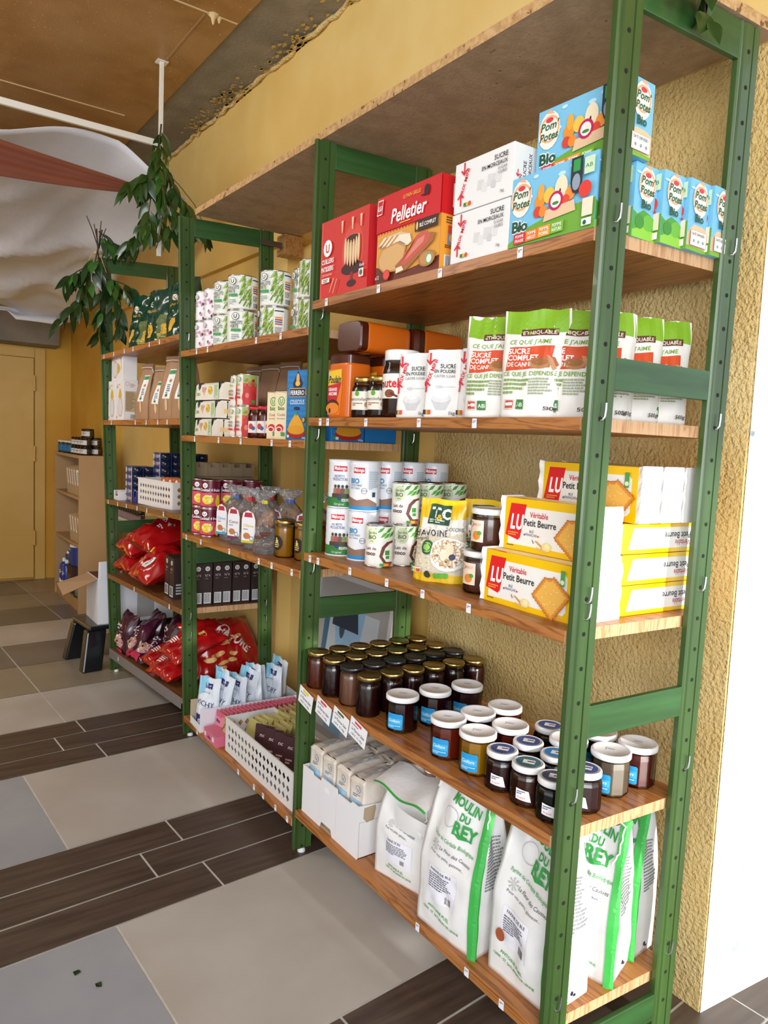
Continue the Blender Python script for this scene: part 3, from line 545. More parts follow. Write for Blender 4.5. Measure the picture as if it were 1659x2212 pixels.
# ================================================================ SECOND SHELF
z = 1.302
ORG = C('#dd6a14', .3, 0, .3)
def canister():
    t = empty('cocoa_canister'); t['category'] = 'cocoa canister'; a = .052; b = .04
    def sq(r1, r2, q=.32):
        return [(math.copysign(abs(math.cos(k*math.pi/16))**q, math.cos(k*math.pi/16))*r1, math.copysign(abs(math.sin(k*math.pi/16))**q, math.sin(k*math.pi/16))*r2) for k in range(32)]
    g = G(); pf = sq(a, b)
    for z0, z1, s0, s1 in ((0, .006, .95, 1), (.006, .146, 1, 1), (.146, .151, 1, .97)): g.prism(pf, lambda x, y, t_, s0=s0, s1=s1, z0=z0, z1=z1: (x*(s0+(s1-s0)*t_), y*(s0+(s1-s0)*t_), z0+(z1-z0)*t_), 0, 1, ORG, True)
    g.art(ref(-.047, -b-.0004, 0, (1, 0, 0), (0, 0, 1), (0, -1, 0)), [('p', [(.002, .01), (.062, .01), (.07, .08), (.066, .135), (.002, .135)], '#ef7f22'), ('p', [(.002, .092), (.066, .1), (.066, .135), (.002, .13)], '#f3c832'), ('t', 'Poulain', .004, .098, .02, '#17223e', {'w': .058, 'b': .03, 'sk': .2}), ('p', [(.002, .046), (.045, .046), (.066, .098), (.002, .09)], '#c9242a'), ('t', 'GRAND', .006, .076, .009, '#ffffff', {'w': .042, 'b': .02}), ('t', 'AROME', .006, .064, .009, '#ffffff', {'w': .042, 'b': .02}), ('e', .028, .035, .03, .018, '#4a1c10'), ('e', .028, .028, .032, .016, '#ee8a2a'), ('e', .015, .022, .005, .007, '#2a1410')])
    g.obj('canister_body', t)
    g = G()
    for z0, z1, s0, s1 in ((.151, .172, .985, .985), (.172, .177, .985, .93)): g.prism(pf, lambda x, y, t_, s0=s0, s1=s1, z0=z0, z1=z1: (x*(s0+(s1-s0)*t_), y*(s0+(s1-s0)*t_), z0+(z1-z0)*t_), 0, 1, C('#4a1a0c', .25, 0, .4), True)
    g.obj('screw_cap', t)['label'] = 'dark brown cap'; return t
ct = canister(); gn = 'orange cocoa canisters with brown caps'
zz = zs(0, 1, .93)
put(ct, 'orange cocoa powder canister standing upright beside the second green post', (.085, .915, zz), A+.05, gn)
put(ct, 'orange cocoa powder canister standing upright behind the chocolate spread jars', (.19, .90, zz), A+.05, gn)
put(ct, 'orange cocoa powder canister lying on its side, its brown cap toward the aisle', (.215, .872, zz+.178+.0402), (math.pi/2, 0, A+.1), gn)
put(ct, 'orange cocoa powder canister lying on its side, the one nearer the wall', (.397, .862, zz+.178+.0402), (math.pi/2, 0, A+.1), gn)
BRG = C('#2a130c', .25, 0, .5); GOLD = C('#b89a5a', .3, 1)
noc = jar('spread_jar', .034, .108, '#2a130c', '', [('r', -.036, .022, .034, .07, '#efe9da'), ('e', -.005, .064, .007, .007, '#5fa832'), ('t', 'nocciolata', -.031, .046, .0085, '#5a3a20', {'w': .06, 'b': .01}), ('l', -.02, .032, .034, .009, 2, '#9a5a3a'), ('e', .022, .036, .006, .007, '#b58a5a')], 'jar of spread', lidr=.031, lidh=.014, neck=.86, lidmat=GOLD, level=.93)
put(noc, 'small dark chocolate spread jar with gold lid and cream label, left of the pair', (.062, .800, zs(0, 1, .8)), A+.5, 'small chocolate spread jars')
put(noc, 'small dark chocolate spread jar with gold lid and cream label, right of the pair', (.064, .728, zs(0, 1, .73)), A+.5, 'small chocolate spread jars')
nut = jar('spread_jar', .046, .167, '#3a1a10', '#f2f2f0', [('r', -.05, .048, .05, .108, '#f3eee6'), ('t', 'n', -.047, .075, .019, '#1a1a1a', {'b': .03, 'w': .016}), ('t', 'utella', -.029, .075, .022, '#d41f26', {'w': .062, 'b': .03}), ('e', -.012, .06, .015, .010, '#8a4a24'), ('p', [(-.01, .058), (.01, .05), (.011, .055), (-.008, .064)], '#5a2a18'), ('e', .02, .06, .007, .005, '#e5c432')], 'jar of spread', lidr=.043, lidh=.026, neck=.9)
put(nut, 'large hazelnut spread jar with white lid, between the small jars and sugar packets', (.07, .650, zs(0, 1, .65)), A+.55)
def sugarpack(sd):
    bowl = [('p', [(.022, .042), (.072, .042), (.06, .018), (.036, .018)], '#c9cbcc'), ('e', .047, .045, .024, .010, '#dcdedf'), ('e', .047, .05, .016, .006, '#eceded'), ('e', .04, .07, .010, .004, '#cfd1d2'), ('r', .05, .069, .078, .0715, '#cfd1d2')]
    return pouch('sugar_packet', .096, .153, .062, '#ecebe8', bowl+arrows(.016, .145, 1.2)+[('t', 'SUCRE', .078, .112, .0095, '#1c1c1e', {'al': 'r', 'w': .036, 'b': .01}), ('t', 'EN POUDRE', .078, .101, .008, '#1c1c1e', {'al': 'r', 'w': .05, 'b': .01}), ('t', 'CASTER SUGAR', .078, .091, .006, '#777', {'al': 'r', 'w': .05}), ('t', '1kg', .07, .008, .008, '#333'), ('r', .008, .008, .014, .018, '#2a2a2a'), ('r', .014, .008, .019, .018, '#c9a02f'), ('r', .019, .008, .026, .018, '#d8502f')], 'packet of sugar', base=1, sq=9, wr=.0022, seed=sd, widen=lambda t: 1-.06*max(0, t-.8)/.2, mat=C('#ecebe8', .5), flat=.024, artL=.008)
for i, (x, y, rz, lb) in enumerate(((.065, .572, A+.42, 'white caster sugar packet with a pictured bowl, left one right beside the spread jar'), (.062, .462, A+.5, 'white caster sugar packet with a pictured bowl, middle one'), (.085, .372, A+.25, 'white caster sugar packet turned away, its top fold lifted, next to the pouches'))):
    put(sugarpack(i+2), lb, (x, y, zs(0, 1, y)), rz, 'white caster sugar packets')
def cane(sd):
    g_ = '#6f9a22'; it = [('r', .004, .166, .126, .208, '#7fae1f'), ('p', [(.004, .166), (.126, .17), (.126, .163), (.09, .166), (.05, .16), (.004, .164)], '#7fae1f'), ('r', .038, .158, .11, .171, '#5a2a1c'), ('t', 'ETHIQUABLE', .074, .1605, .0072, '#f5ead8', {'al': 'c', 'w': .064, 'b': .01}), ('t', "CE QUE J'AIME", .016, .142, .0085, g_, {'w': .082, 'sk': .15, 'b': .005}),
       ('p', [(.012, .09), (.098, .096), (.104, .138), (.018, .136)], '#cf4a1e'), ('t', 'SUCRE', .016, .123, .0105, '#ffffff', {'w': .042, 'b': .02}), ('t', 'COMPLET', .016, .110, .0105, '#ffffff', {'w': .058, 'b': .02}), ('t', 'DE CANNE', .016, .098, .0085, '#ffffff', {'w': .05, 'b': .01}), ('e', .078, .104, .022, .011, '#b07a4a'), ('e', .078, .107, .016, .008, '#96602f'), ('p', [(.09, .12), (.098, .118), (.112, .094), (.105, .09)], '#c98a5a'), ('p', [(.1, .117), (.106, .115), (.115, .1), (.11, .097)], '#a85f3c'),
       ('t', 'CE QUE JE DEFENDS', .010, .08, .0082, g_, {'w': .096, 'b': .01}), ('l', .012, .044, .05, .032, 4, '#7d9a4a'), ('l', .062, .044, .045, .032, 6, '#9aa383'), ('r', .018, .015, .036, .034, '#d9c3b5'), ('r', .020, .017, .034, .032, '#b8483c'), ('r', .021, .022, .033, .028, '#efe6dc'), ('r', .040, .015, .056, .034, '#3f7a3a'), ('t', 'AB', .0415, .02, .008, '#ffffff', {'w': .013}), ('t', '500g', .092, .014, .0075, '#222', {'w': .024, 'b': .01})]
    return pouch('cane_sugar_pouch', .130, .208, .066, '#e9e6e0', it, 'pouch of cane sugar', base=1, sq=2.4, wr=.006, seed=sd, mat=C('#e9e6e0', .42))
for i, (x, y, rz, ry, lb) in enumerate((
  (.045, .285, A+.52, .05, 'white and green cane sugar pouch, leftmost of the row, touching the sugar packets'),
  (.048, .180, A+.52, .04, 'white and green cane sugar pouch, second of the row and fully visible'),
  (.090, .125, A+.42, .0, 'white and green cane sugar pouch half hidden behind the nearest front post'),
  (.142, .105, A+.95, .0, 'white and green cane sugar pouch right of the front post, its folded top curling over'),
  (.150, .070, A+1.15, .0, 'white and green cane sugar pouch above the cross rail, left of three'),
  (.222, .062, A+1.1, .0, 'white and green cane sugar pouch above the cross rail, middle of three'),
  (.292, .048, A+1.05, .0, 'white and green cane sugar pouch above the cross rail, nearest the wall'))):
    p_ = cane(i+1) if i < 4 else cane_p; cane_p = p_
    put(p_, lb, (x, y+.03*(i > 3), zs(0, 1, y)), rz, 'white and green cane sugar pouches', scale=(1, 1, 1))
# ================================================================ THIRD SHELF
def at(b, k, x, y, rz=0, dz=0): return (x, y, zs(b, k, y)+dz)
GRY = '#9aa0a8'
folk = []
for i, (u, c1, c2) in enumerate(((-.020, '#5a3a2a', '#8a7a5a'), (-.010, '#3a2a26', '#b04a4a'), (.001, '#4a3226', '#6a4a3a'), (.012, '#2f2220', '#7a8a5a'), (.023, '#2a1c1a', '#b0a050'))):
    folk += [('e', u, .061, .004, .005, c1), ('p', [(u-.006, .035), (u+.006, .035), (u+.005, .056), (u-.005, .056)], c2)]
TINR, TINH = .0425, .1345
def coffee(blue, rot):
    if not blue: it = [('r', -.055, .004, .055, .030, '#2f7a36'), ('r', -.027, .103, .012, .118, '#c8202c'), ('t', 'Malongo', -.024, .107, .010, '#ffffff', {'w': .034, 'b': .02}), ('t', 'DES PETITS', -.024, .086, .007, '#2c3f7a', {'w': .03, 'b': .01}), ('t', 'PRODUCTEURS', -.028, .077, .0075, '#2c3f7a', {'w': .042, 'b': .01})]+folk+[('r', -.028, .03, .030, .041, '#4a3428'), ('t', 'EQUITABLE', .0, .02, .007, '#ffffff', {'w': .032, 'b': .02}), ('t', 'Original', -.02, .009, .006, '#e8f0e0'), ('e', -.006, .03, .006, .007, '#1c3a5a'), ('l', .036, .06, .018, .05, 12, '#8f949a')]
    else: it = [('r', -.055, .004, .055, .014, '#2486c0'), ('p', [(-.055, .014), (.04, .014), (.04, .022), (.01, .036), (-.02, .03), (-.055, .04)], '#8a6a5a'), ('r', -.033, .103, .000, .118, '#c8202c'), ('t', 'Malongo', -.031, .107, .0095, '#ffffff', {'w': .029, 'b': .02}), ('t', 'BIO', -.042, .075, .014, '#2a86bd', {'w': .028, 'b': .03}), ('t', 'EQUITABLE', -.042, .068, .005, '#555'), ('t', 'de l\'eau', -.042, .060, .007, '#2a86bd'), ('o', .0, .056, .008, .001, '#555'), ('t', 'SANS', .0, .0545, .004, '#555', {'al': 'c'}), ('l', .012, .06, .03, .05, 10, '#a9bac8'), ('r', .022, .04, .031, .053, '#1c3a5a')]
    return tin('coffee_tin', TINR, TINH, '#e4e6ea', it, 'tin of coffee', lidcol=C('#e6e8ec', .3), rough=.25)
cg = coffee(0, 0); cb_ = coffee(1, 0); ck = TINH+.001
gn = 'white coffee tins'
for o_, lb, x, y, n in ((cg, 'white coffee tin with a green band and pictured growers, lower one beside the green post', .082, .925, 0), (cg, 'white coffee tin with a green band and pictured growers, upper one beside the green post', .084, .924, 1),
    (cb_, 'white coffee tin with a blue band, lower one of the second stack from the post', .095, .828, 0), (cb_, 'white coffee tin with a blue band, upper one of the second stack from the post', .094, .828, 1),
    (cb_, 'white coffee tin with a blue band, lower one of the stack behind the coconut milk', .180, .838, 0), (cb_, 'white coffee tin with a blue band, upper one of the third stack', .178, .838, 1),
    (cb_, 'white coffee tin with a blue band, hidden lower one of the fourth stack', .262, .845, 0), (cb_, 'white coffee tin with a blue band, upper one of the fourth stack', .262, .845, 1),
    (cb_, 'white coffee tin with a blue band, hidden lower one nearest the wall', .346, .842, 0), (cb_, 'white coffee tin with a blue band, top one nearest the wall', .346, .842, 1)):
    put(o_, lb, at(0, 2, x, y, dz=n*ck), A+.95+(x > .1)*.1, gn)
lf = [('p', [(u, v), (u+.012, v+.004), (u+.02, v+.016), (u+.008, v+.012)], c) for u, v, c in ((-.03, .088, '#4f9f34'), (-.01, .09, '#3f8f30'), (.008, .076, '#5aa83a'), (.012, .09, '#4a9a34'), (-.002, .078, '#63b044'), (.022, .08, '#3f8f30'))]
def coco():
    it = [('p', [(-.06, .11), (.055, .11), (.055, .08), (.02, .066), (-.005, .085), (-.06, .085)], '#e9f0dc')]+lf+[('e', -.022, .082, .017, .021, '#c9d3ad'), ('t', 'Jardin', -.022, .087, .0075, '#2f4a2c', {'al': 'c', 'w': .024, 'b': .01}), ('t', 'BiO', -.022, .074, .0105, '#2f4a2c', {'al': 'c', 'w': .021, 'b': .02}), ('t', 'étic', -.022, .067, .005, '#5a6a4a', {'al': 'c'}), ('t', 'Lait de', -.040, .046, .0085, '#4a2222', {'w': .03, 'b': .01}), ('t', 'coco', -.040, .032, .0105, '#4a2222', {'w': .028, 'b': .03}),
      ('p', [(-.002, .03), (.004, .055), (.016, .068), (.034, .072), (.034, .01), (.01, .012)], '#6a3a2a'), ('p', [(.006, .03), (.012, .052), (.024, .064), (.034, .066), (.034, .016), (.016, .016)], '#f3efe8'), ('r', .012, .034, .024, .046, '#3f9a3f'), ('r', .014, .024, .024, .032, '#3f9a3f'), ('r', .000, .005, .030, .012, '#3f9a3f'), ('r', .010, .005, .022, .012, '#e9a52f'), ('r', .022, .005, .03, .012, '#d8502f'), ('l', .038, .02, .014, .055, 14, '#8f949a')]
    return tin('coconut_milk_tin', .0375, .1105, '#ece8e0', it, 'tin of coconut milk', ribs=False)
cc = coco(); gn = 'coconut milk tins with green leaves'; rr_ = A+1.02
for lb, x, y, n in (('coconut milk tin with green leaves standing alone in front, single height', .078, .722, 0), ('coconut milk tin, lower one right of the single front tin', .152, .714, 0), ('coconut milk tin, upper one at the front of the coconut milk row', .150, .712, 1),
    ('coconut milk tin, hidden lower one behind the oat bag', .230, .712, 0), ('coconut milk tin, middle one of the upper row', .230, .712, 1), ('coconut milk tin, hidden lower one nearest the wall', .310, .71, 0), ('coconut milk tin, upper one nearest the wall', .310, .71, 1)):
    put(cc, lb, at(0, 2, x, y, dz=n*.1107), rr_+(.35 if n == 0 and .1 < x < .2 else 0), gn)
# oat flakes
def oats(sd):
    it = [('p', [(.0, .0), (.14, .0), (.14, .018), (.07, .026), (0, .02)], '#e9bf12'), ('p', [(0, .02), (.07, .026), (.14, .018), (.14, .12), (.07, .135), (0, .12)], '#d9cdb4'), ('p', [(.02, .105), (.07, .135), (.135, .118), (.135, .15), (.02, .15)], '#efece6')]
    q = random.Random(sd)
    for _ in range(120): u = q.uniform(.006, .132); v = q.uniform(.026, .105); it.append(('e', u, v, q.uniform(.0015, .003), q.uniform(.001, .002), q.choice(('#efe3c6', '#b9a57e', '#c9b893', '#f3ead2'))))
    it = it[:3]+it[3:]
    it += [('r', .038, .135, .092, .182, '#1d4a2e'), ('t', 'T', .046, .150, .024, '#f2f2ee', {'b': .04}), ('t', '&', .060, .146, .013, '#e9bf12', {'b': .02}), ('t', 'C', .069, .150, .024, '#f2f2ee', {'b': .04}), ('l', .045, .138, .04, .009, 2, '#dfe8da'), ('t', 'FLOCONS', .086, .124, .008, '#555', {'w': .036, 'rot': -4}), ('t', "d'AVOINE", .014, .104, .016, '#151515', {'w': .078, 'rot': 4, 'b': .005}), ('t', 'complets', .012, .094, .009, '#151515', {'w': .035, 'rot': 6, 'sk': .2}), ('e', .045, .080, .014, .016, '#1d4a2e'), ('e', .045, .080, .009, .011, '#7fae4a'),
       ('e', .095, .068, .042, .040, '#f4f2ee'), ('e', .095, .070, .036, .034, '#c9a878')]
    for _ in range(50): a = q.uniform(0, 6.28); d_ = q.uniform(0, .03); it.append(('e', .095+d_*math.cos(a), .07+d_*math.sin(a), .003, .0022, q.choice(('#e8d8b0', '#b98f5a', '#f0e6cc', '#9a6a3a'))))
    it += [('e', .098, .076, .010, .018, '#f0d9b8'), ('e', .088, .066, .009, .014, '#efe0c4'), ('e', .106, .062, .007, .007, '#2c2c4a'), ('r', .008, .02, .036, .032, '#eee'), ('r', .009, .021, .016, .031, '#1d7a3e'), ('r', .016, .021, .023, .029, '#d9c62f'), ('r', .023, .021, .035, .029, '#d8502f'), ('r', .066, .012, .100, .024, '#5fae3a'), ('e', .052, .018, .008, .008, '#2a2a1a')]
    g_ = pouch('oat_bag', .135, .196, .078, '#e9bf12', it, 'bag of oat flakes', base=1, sq=2.6, wr=.006, seed=sd, mat=C('#e9bf12', .28, 0, .3), widen=lambda t: 1-.18*t, artL=.009); return g_
put(oats(3), 'yellow bag of oat flakes with a pictured bowl, in front of the coconut milk tins', at(0, 2, .105, .500), A+.52)
put(oats(5), 'yellow bag of oat flakes mostly hidden behind the first, only its crumpled top showing', at(0, 2, .20, .455), A+.4)
APR = '#5a2410'
def apricot(h, r): return jar('apricot_jam_jar', r, h, '#5a2812', '#efeeec', [('r', -.042, .02, -.002, .068, '#ead6c2'), ('t', 'ABRICOT', -.034, .055, .006, '#b0603a', {'w': .026}), ('e', -.020, .034, .011, .010, '#e8862a'), ('e', -.012, .04, .006, .005, '#4f9a3a'), ('o', -.036, .058, .006, .001, '#b8502a')], 'jar of apricot jam', lidr=r*1.03, lidh=.013, neck=.97)
aj = apricot(.094, .041); gn = 'apricot jam jars with white lids'
put(aj, 'apricot jam jar with white lid, lower one between the oats and the biscuits', at(0, 2, .100, .352), A+.55, gn)
put(aj, 'apricot jam jar with white lid, upper one between the oats and the biscuits', at(0, 2, .115, .350, dz=.0945), A+.55, gn)
put(aj, 'apricot jam jar with white lid, hidden one behind the upper jar', at(0, 2, .19, .338), A+.55, gn)
# butter biscuit packets
YEL = C('#f2c200', .32, 0, .25)
def scallop(cu, cv, q, rot, n, c, bite=0):
    P_ = [(cu, cv)]; 
    for k in range(n):
        a = 2*math.pi*k/n; f = 1/max(abs(math.cos(a)), abs(math.sin(a))); rr2 = q*f*(.97 if k % 2 else 1.04)
        if bite and abs(math.degrees(a)-45) < 14: rr2 = q*f*(.72+.012*abs(math.degrees(a)-45))
        P_.append((cu+rr2*math.cos(a+rot), cv+rr2*math.sin(a+rot)))
    return [('p', P_+[P_[1]], c)]
def lu(w_=.235, h=.109, d=.062):
    t = empty('biscuit_packet'); t['category'] = 'packet of biscuits'; g = G(); g.box(-w_/2, w_/2, -d/2, d/2, .0, h, YEL)
    bis = scallop(.186, .044, .0345, .12+math.pi/4, 76, '#b8641e', 1)+scallop(.186, .044, .0325, .12+math.pi/4, 76, '#d98a2c', 1)+scallop(.186, .044, .0275, .12+math.pi/4, 48, '#e6b04c', 1)
    q = random.Random(4)
    for _ in range(14): bis.append(('e', .186+q.uniform(-.022, .022), .044+q.uniform(-.022, .02), .0025, .0015, '#eec878'))
    it = [('p', [(.012, .012), (.215, .012), (.222, .02), (.222, .085), (.215, .092), (.024, .092), (.012, .075)], '#eeebe4'), ('p', [(.004, .03), (.040, .022), (.046, .028), (.059, .098), (.016, .098)], '#dd1218'), ('t', 'L', .017, .045, .031, '#ffffff', {'w': .013, 'b': .035, 'sk': .12}), ('t', 'U', .032, .045, .031, '#ffffff', {'w': .018, 'b': .035, 'sk': .12}), ('l', .012, .030, .034, .009, 2, '#f0a040'),
          ('t', 'Véritable', .070, .073, .0115, '#cf2438', {'w': .048, 'b': .012}), ('t', 'Petit Beurre', .055, .055, .014, '#1c1a1c', {'w': .085, 'b': .014}), ('t', 'BLÉ', .072, .041, .0055, '#2c4a80', {'w': .011}), ('t', 'FRANÇAIS', .062, .034, .0055, '#2c4a80', {'w': .030}), ('r', .057, .034, .0605, .0375, '#2c4a80'), ('r', .094, .034, .0975, .0375, '#cf2438'), ('p', [(.080, .028), (.0815, .028), (.086, .021), (.084, .02)], '#2c4a80'),
          ('p', [(.088, .026), (.092, .027), (.118, .012), (.114, .009)], '#c99a4a'), ('e', .120, .017, .012, .009, '#ecd68a'), ('e', .122, .019, .007, .006, '#f4e6b0'), ('p', [(.092, .010), (.12, .006), (.121, .009), (.094, .014)], '#d9b56a'), ('l', .012, .0085, .05, .003, 1, '#222'), ('r', .208, .068, .218, .098, '#4f9a4a'), ('e', .213, .076, .0045, .0045, '#d9e8b0'), ('t', '10/10x4', .19, .003, .006, '#e89090', {'w': .025})]+bis
    g.art(face(w_, d, h, 'f'), it); g.art(face(w_, d, h, 't'), [('r', 0, .01, w_, .05, '#e9cf8a'), ('r', .0, .026, w_, .03, '#e4d6bf'), ('p', [(.03, .0), (.06, .0), (.05, .008), (.034, .008)], '#dd1218')]); g.obj('wrapper', t)
    for s_ in (-1, 1):    # gathered white wrapper ends
        g = G(); W_ = C('#f1efee', .5); n = 12; x0 = s_*w_/2; x1 = s_*(w_/2+.011)
        vs = []
        for k in range(n+1): v = k/n; b_ = h*(-.00+1.02*v); vs += [(x0, -d/2*.96, b_*.98+.0005), (x1, -d/2*1.08+.0022*math.sin(v*19), b_+.0006), (x1+s_*.0012, d/2*1.02+.002*math.sin(v*17), b_+.0006), (x0, d/2*.96, b_*.98+.0005)]
        g.add(vs, [(4*k+j, 4*k+j+1, 4*k+j+5, 4*k+j+4) for k in range(n) for j in range(3)]+[(0, 1, 2, 3), (4*n, 4*n+1, 4*n+2, 4*n+3)], W_); g.obj('wrapper_end', t)
    return t
bp = lu(); gn = 'yellow butter biscuit packets'
z3 = lambda y: zs(0, 2, y)
put(bp, 'yellow butter biscuit packet with a bitten biscuit, lower front one on the shelf edge', (.079, .166, z3(.17)), A, gn)
put(bp, 'yellow butter biscuit packet, upper front one with its logo clear of the post', (.126, .163, z3(.17)+.110), A+.03, gn)
put(bp, 'yellow butter biscuit packet, hidden one supporting the upper front packet', (.1445, .166, z3(.17)), A, gn)
zf = z3(.1)+.188
put(bp, 'yellow butter biscuit packet on top at the back, half its pictured biscuit showing', (.222, .150, zf), A+.03, gn)
put(bp, 'yellow butter biscuit packet on top at the back, second from the wall', (.288, .146, zf), A+.03, gn)
put(bp, 'yellow butter biscuit packet on top at the back, touching the wall side', (.354, .142, zf), A+.03, gn)
t = empty('biscuit_packet_flat'); t.name = 'biscuit_packet'; t['category'] = 'packet of biscuits'; g = G(); g.box(-.117, .117, -.0545, .0545, 0, .0605, YEL)
g.art(ref(.117, -.0545, .0605, (-1, 0, 0), (0, 0, -1), (0, -1, 0)), [('p', [(.02, .009), (.205, .009), (.218, .052), (.02, .052)], '#f1efe9'), ('t', 'Véritable', .028, .036, .0115, '#c22a5a', {'w': .048, 'b': .012}), ('t', 'Petit Beurre', .028, .020, .0135, '#2a2c4a', {'w': .082, 'b': .012}), ('r', .002, .008, .014, .052, '#dd1218'), ('l', .13, .02, .02, .01, 2, '#b9c0cc'), ('l', .16, .025, .02, .01, 2, '#b9c0cc')]); g.obj('wrapper', t)
for s_ in (-1, 1): g = G(); g.hexa([(s_*.117, -.052, .002), (s_*.13, -.056, 0), (s_*.13, .056, 0), (s_*.117, .052, .002)], [(s_*.117, -.052, .058), (s_*.13, -.056, .0605), (s_*.13, .056, .0605), (s_*.117, .052, .058)], C('#f1efee', .5)); g.obj('wrapper_end', t)
for i, lb in enumerate(('lowest of the three lying flat with upside-down lettering', 'middle one of the three lying flat with upside-down lettering', 'uppermost of the three lying flat with upside-down lettering')):
    put(t, 'yellow butter biscuit packet, '+lb, (.312-.004*i, .094, z3(.1)+.001+.0622*i), KK, gn)
put(t, 'yellow butter biscuit packet lying flat, hidden behind the front flat stack', (.312, .210, z3(.2)+.001), KK, gn)
# ================================================================ FOURTH SHELF: jams
DL = C('#2f2b1c', .32, .8); GL = C('#a38c55', .3, 1); BL = C('#141416', .35)
def pj(fill, lm, nm='jam_jar', lid_=''): return jar(nm, .0325, .106, fill, '', [], 'jar of jam', lidr=.0315, lidh=.012, neck=.9, facet=0, level=.9, lidmat=lm)
kinds = {'r': pj('#5c1f0a', GL), 'm': pj('#260507', GL), 'c': pj('#7a4a38', BL), 'd': pj('#2a0808', GL), 'b': pj('#1c0505', BL)}
rows = [(.945, 'rmmmmm'), (.862, 'mmmmmm'), (.782, 'cccbbb'), (.692, 'dddddd')]
nmr = ['back row beside the green post', 'second row', 'third row of black lids', 'front row of gold lids']; nmc = ['first from the aisle', 'second from the aisle', 'third from the aisle', 'fourth from the aisle', 'fifth from the aisle', 'nearest the wall']
desc = {'r': 'rust-coloured jam jar with gold lid', 'm': 'dark jam jar with gold lid', 'c': 'chestnut cream jar with black lid', 'd': 'dark red jam jar with gold lid', 'b': 'dark jam jar with black lid'}
for j, (y, s_) in enumerate(rows):
    for i, k_ in enumerate(s_):
        x = (.036, .040, .046, .044)[j]+i*.0705; yy = y-i*.0025+R.uniform(-.002, .002)
        put(kinds[k_], f'{desc[k_]}, {nmr[j]}, {nmc[i]}', at(0, 3, x, yy), R.uniform(0, 1), 'homemade jam jars in rows')
def wj(fill, h=.091, r=.0395, lvl=.93): return jar('jam_jar', r, h, fill, '#f3f3f5', [('p', [(-.034, .014), (-.031, .011), (.005, .011), (.008, .014), (.008, .047), (.005, .050), (-.031, .050), (-.034, .047)], '#1f95d2'), ('r', -.032, .024, .006, .038, '#3fb0e2'), ('t', 'Confiture', -.030, .029, .0075, '#ffffff', {'w': .030, 'sk': .2}), ('l', -.03, .015, .034, .007, 2, '#bfe3f5')], 'jar of jam', lidr=.0415, lidh=.013, neck=.98, facet=10, level=lvl, lidart=[('o', 0, 0, .037, .0008, '#d5d7dc'), ('r', -.010, -.007, .010, .007, '#e6e6ea'), ('r', -.007, -.001, .007, .001, '#5a5a8a')])
W_ = {k: wj(c) for k, c in (('m', '#2a0607'), ('r', '#6a1a08'), ('y', '#a8700c'), ('t', '#76604f'), ('d', '#5e0d0a'))}
for k_, x, y, lb in (('m', .062, .568, 'dark jam jar with white lid and blue label, standing alone nearest the gold lids'), ('m', .160, .560, 'dark jam jar with white lid, second of the three nearest the gold lids'), ('m', .258, .548, 'dark jam jar with white lid, the one of the three nearest the wall'),
    ('r', .063, .392, 'amber-red jam jar with white lid and blue label, beside the yellow one'), ('m', .148, .385, 'dark jam jar with white lid directly behind the amber-red one'), ('r', .236, .385, 'red jam jar with white lid nearest the wall in the middle group'),
    ('y', .068, .297, 'yellow jam jar with white lid and blue label'), ('r', .160, .290, 'orange jam jar with white lid right behind the yellow one'),
    ('t', .248, .082, 'taupe-brown spread jar with white lid and blue label by the cross rail'), ('d', .334, .078, 'bright red jam jar with white lid nearest the wall end'), ('m', .215, .168, 'dark jam jar with white lid, half hidden by the front post'), ('m', .310, .165, 'dark jam jar with white lid, tucked under the cross rail')):
    put(W_[k_], lb, at(0, 3, x, y), aim(x, y)-.12, 'white-lidded jam jars')
def bj(fill, disc): return jar('jam_jar', .0345, .083, fill, '#ececec', [('p', [(-.02, .018), (.012, .014), (.006, .036), (-.02, .04)], '#efeef2'), ('l', -.018, .028, .02, .008, 2, '#5a5a66'), ('t', 'Fraise', -.016, .02, .005, '#c96a4a')], 'jar of jam', lidr=.033, lidh=.013, neck=.9, facet=12, level=.9, lidart=[('e', 0, 0, .026, .026, disc), ('o', 0, 0, .026, .0008, '#dfe3ee'), ('p', [(-.012, -.008), (.012, -.010), (.014, .008), (-.010, .010)], '#e9e6dc'), ('r', -.002, -.002, .012, .003, '#3a3f6a')])
B_ = {k: bj(c, d_) for k, c, d_ in (('a', '#2c0708', '#3d4f8c'), ('b', '#3c1408', '#3f6f7c'), ('c', '#0c0507', '#46506e'), ('d', '#160608', '#2f7fc4'))}
for k_, x, y, lb in (('a', .060, .212, 'dark red jam jar with navy disc on its white lid, touching the yellow jar'), ('b', .060, .138, 'brown jam jar with a teal disc on its white lid, middle of the front three'), ('c', .058, .066, 'nearly black jam jar with a grey-blue disc on its lid, beside the front post'),
    ('a', .140, .215, 'dark jam jar with a navy disc on its lid, behind the first disc jar'), ('d', .145, .140, 'dark jam jar with a bright blue disc on its lid, partly behind the post'), ('a', .250, .255, 'black jam jar with a navy disc on its lid, near the wall'), ('a', .142, .062, 'black jam jar with a blue disc on its lid, right of the front post')):
    put(B_[k_], lb, at(0, 3, x, y), aim(x, y)-.05, 'jam jars with round stickers on the lids')
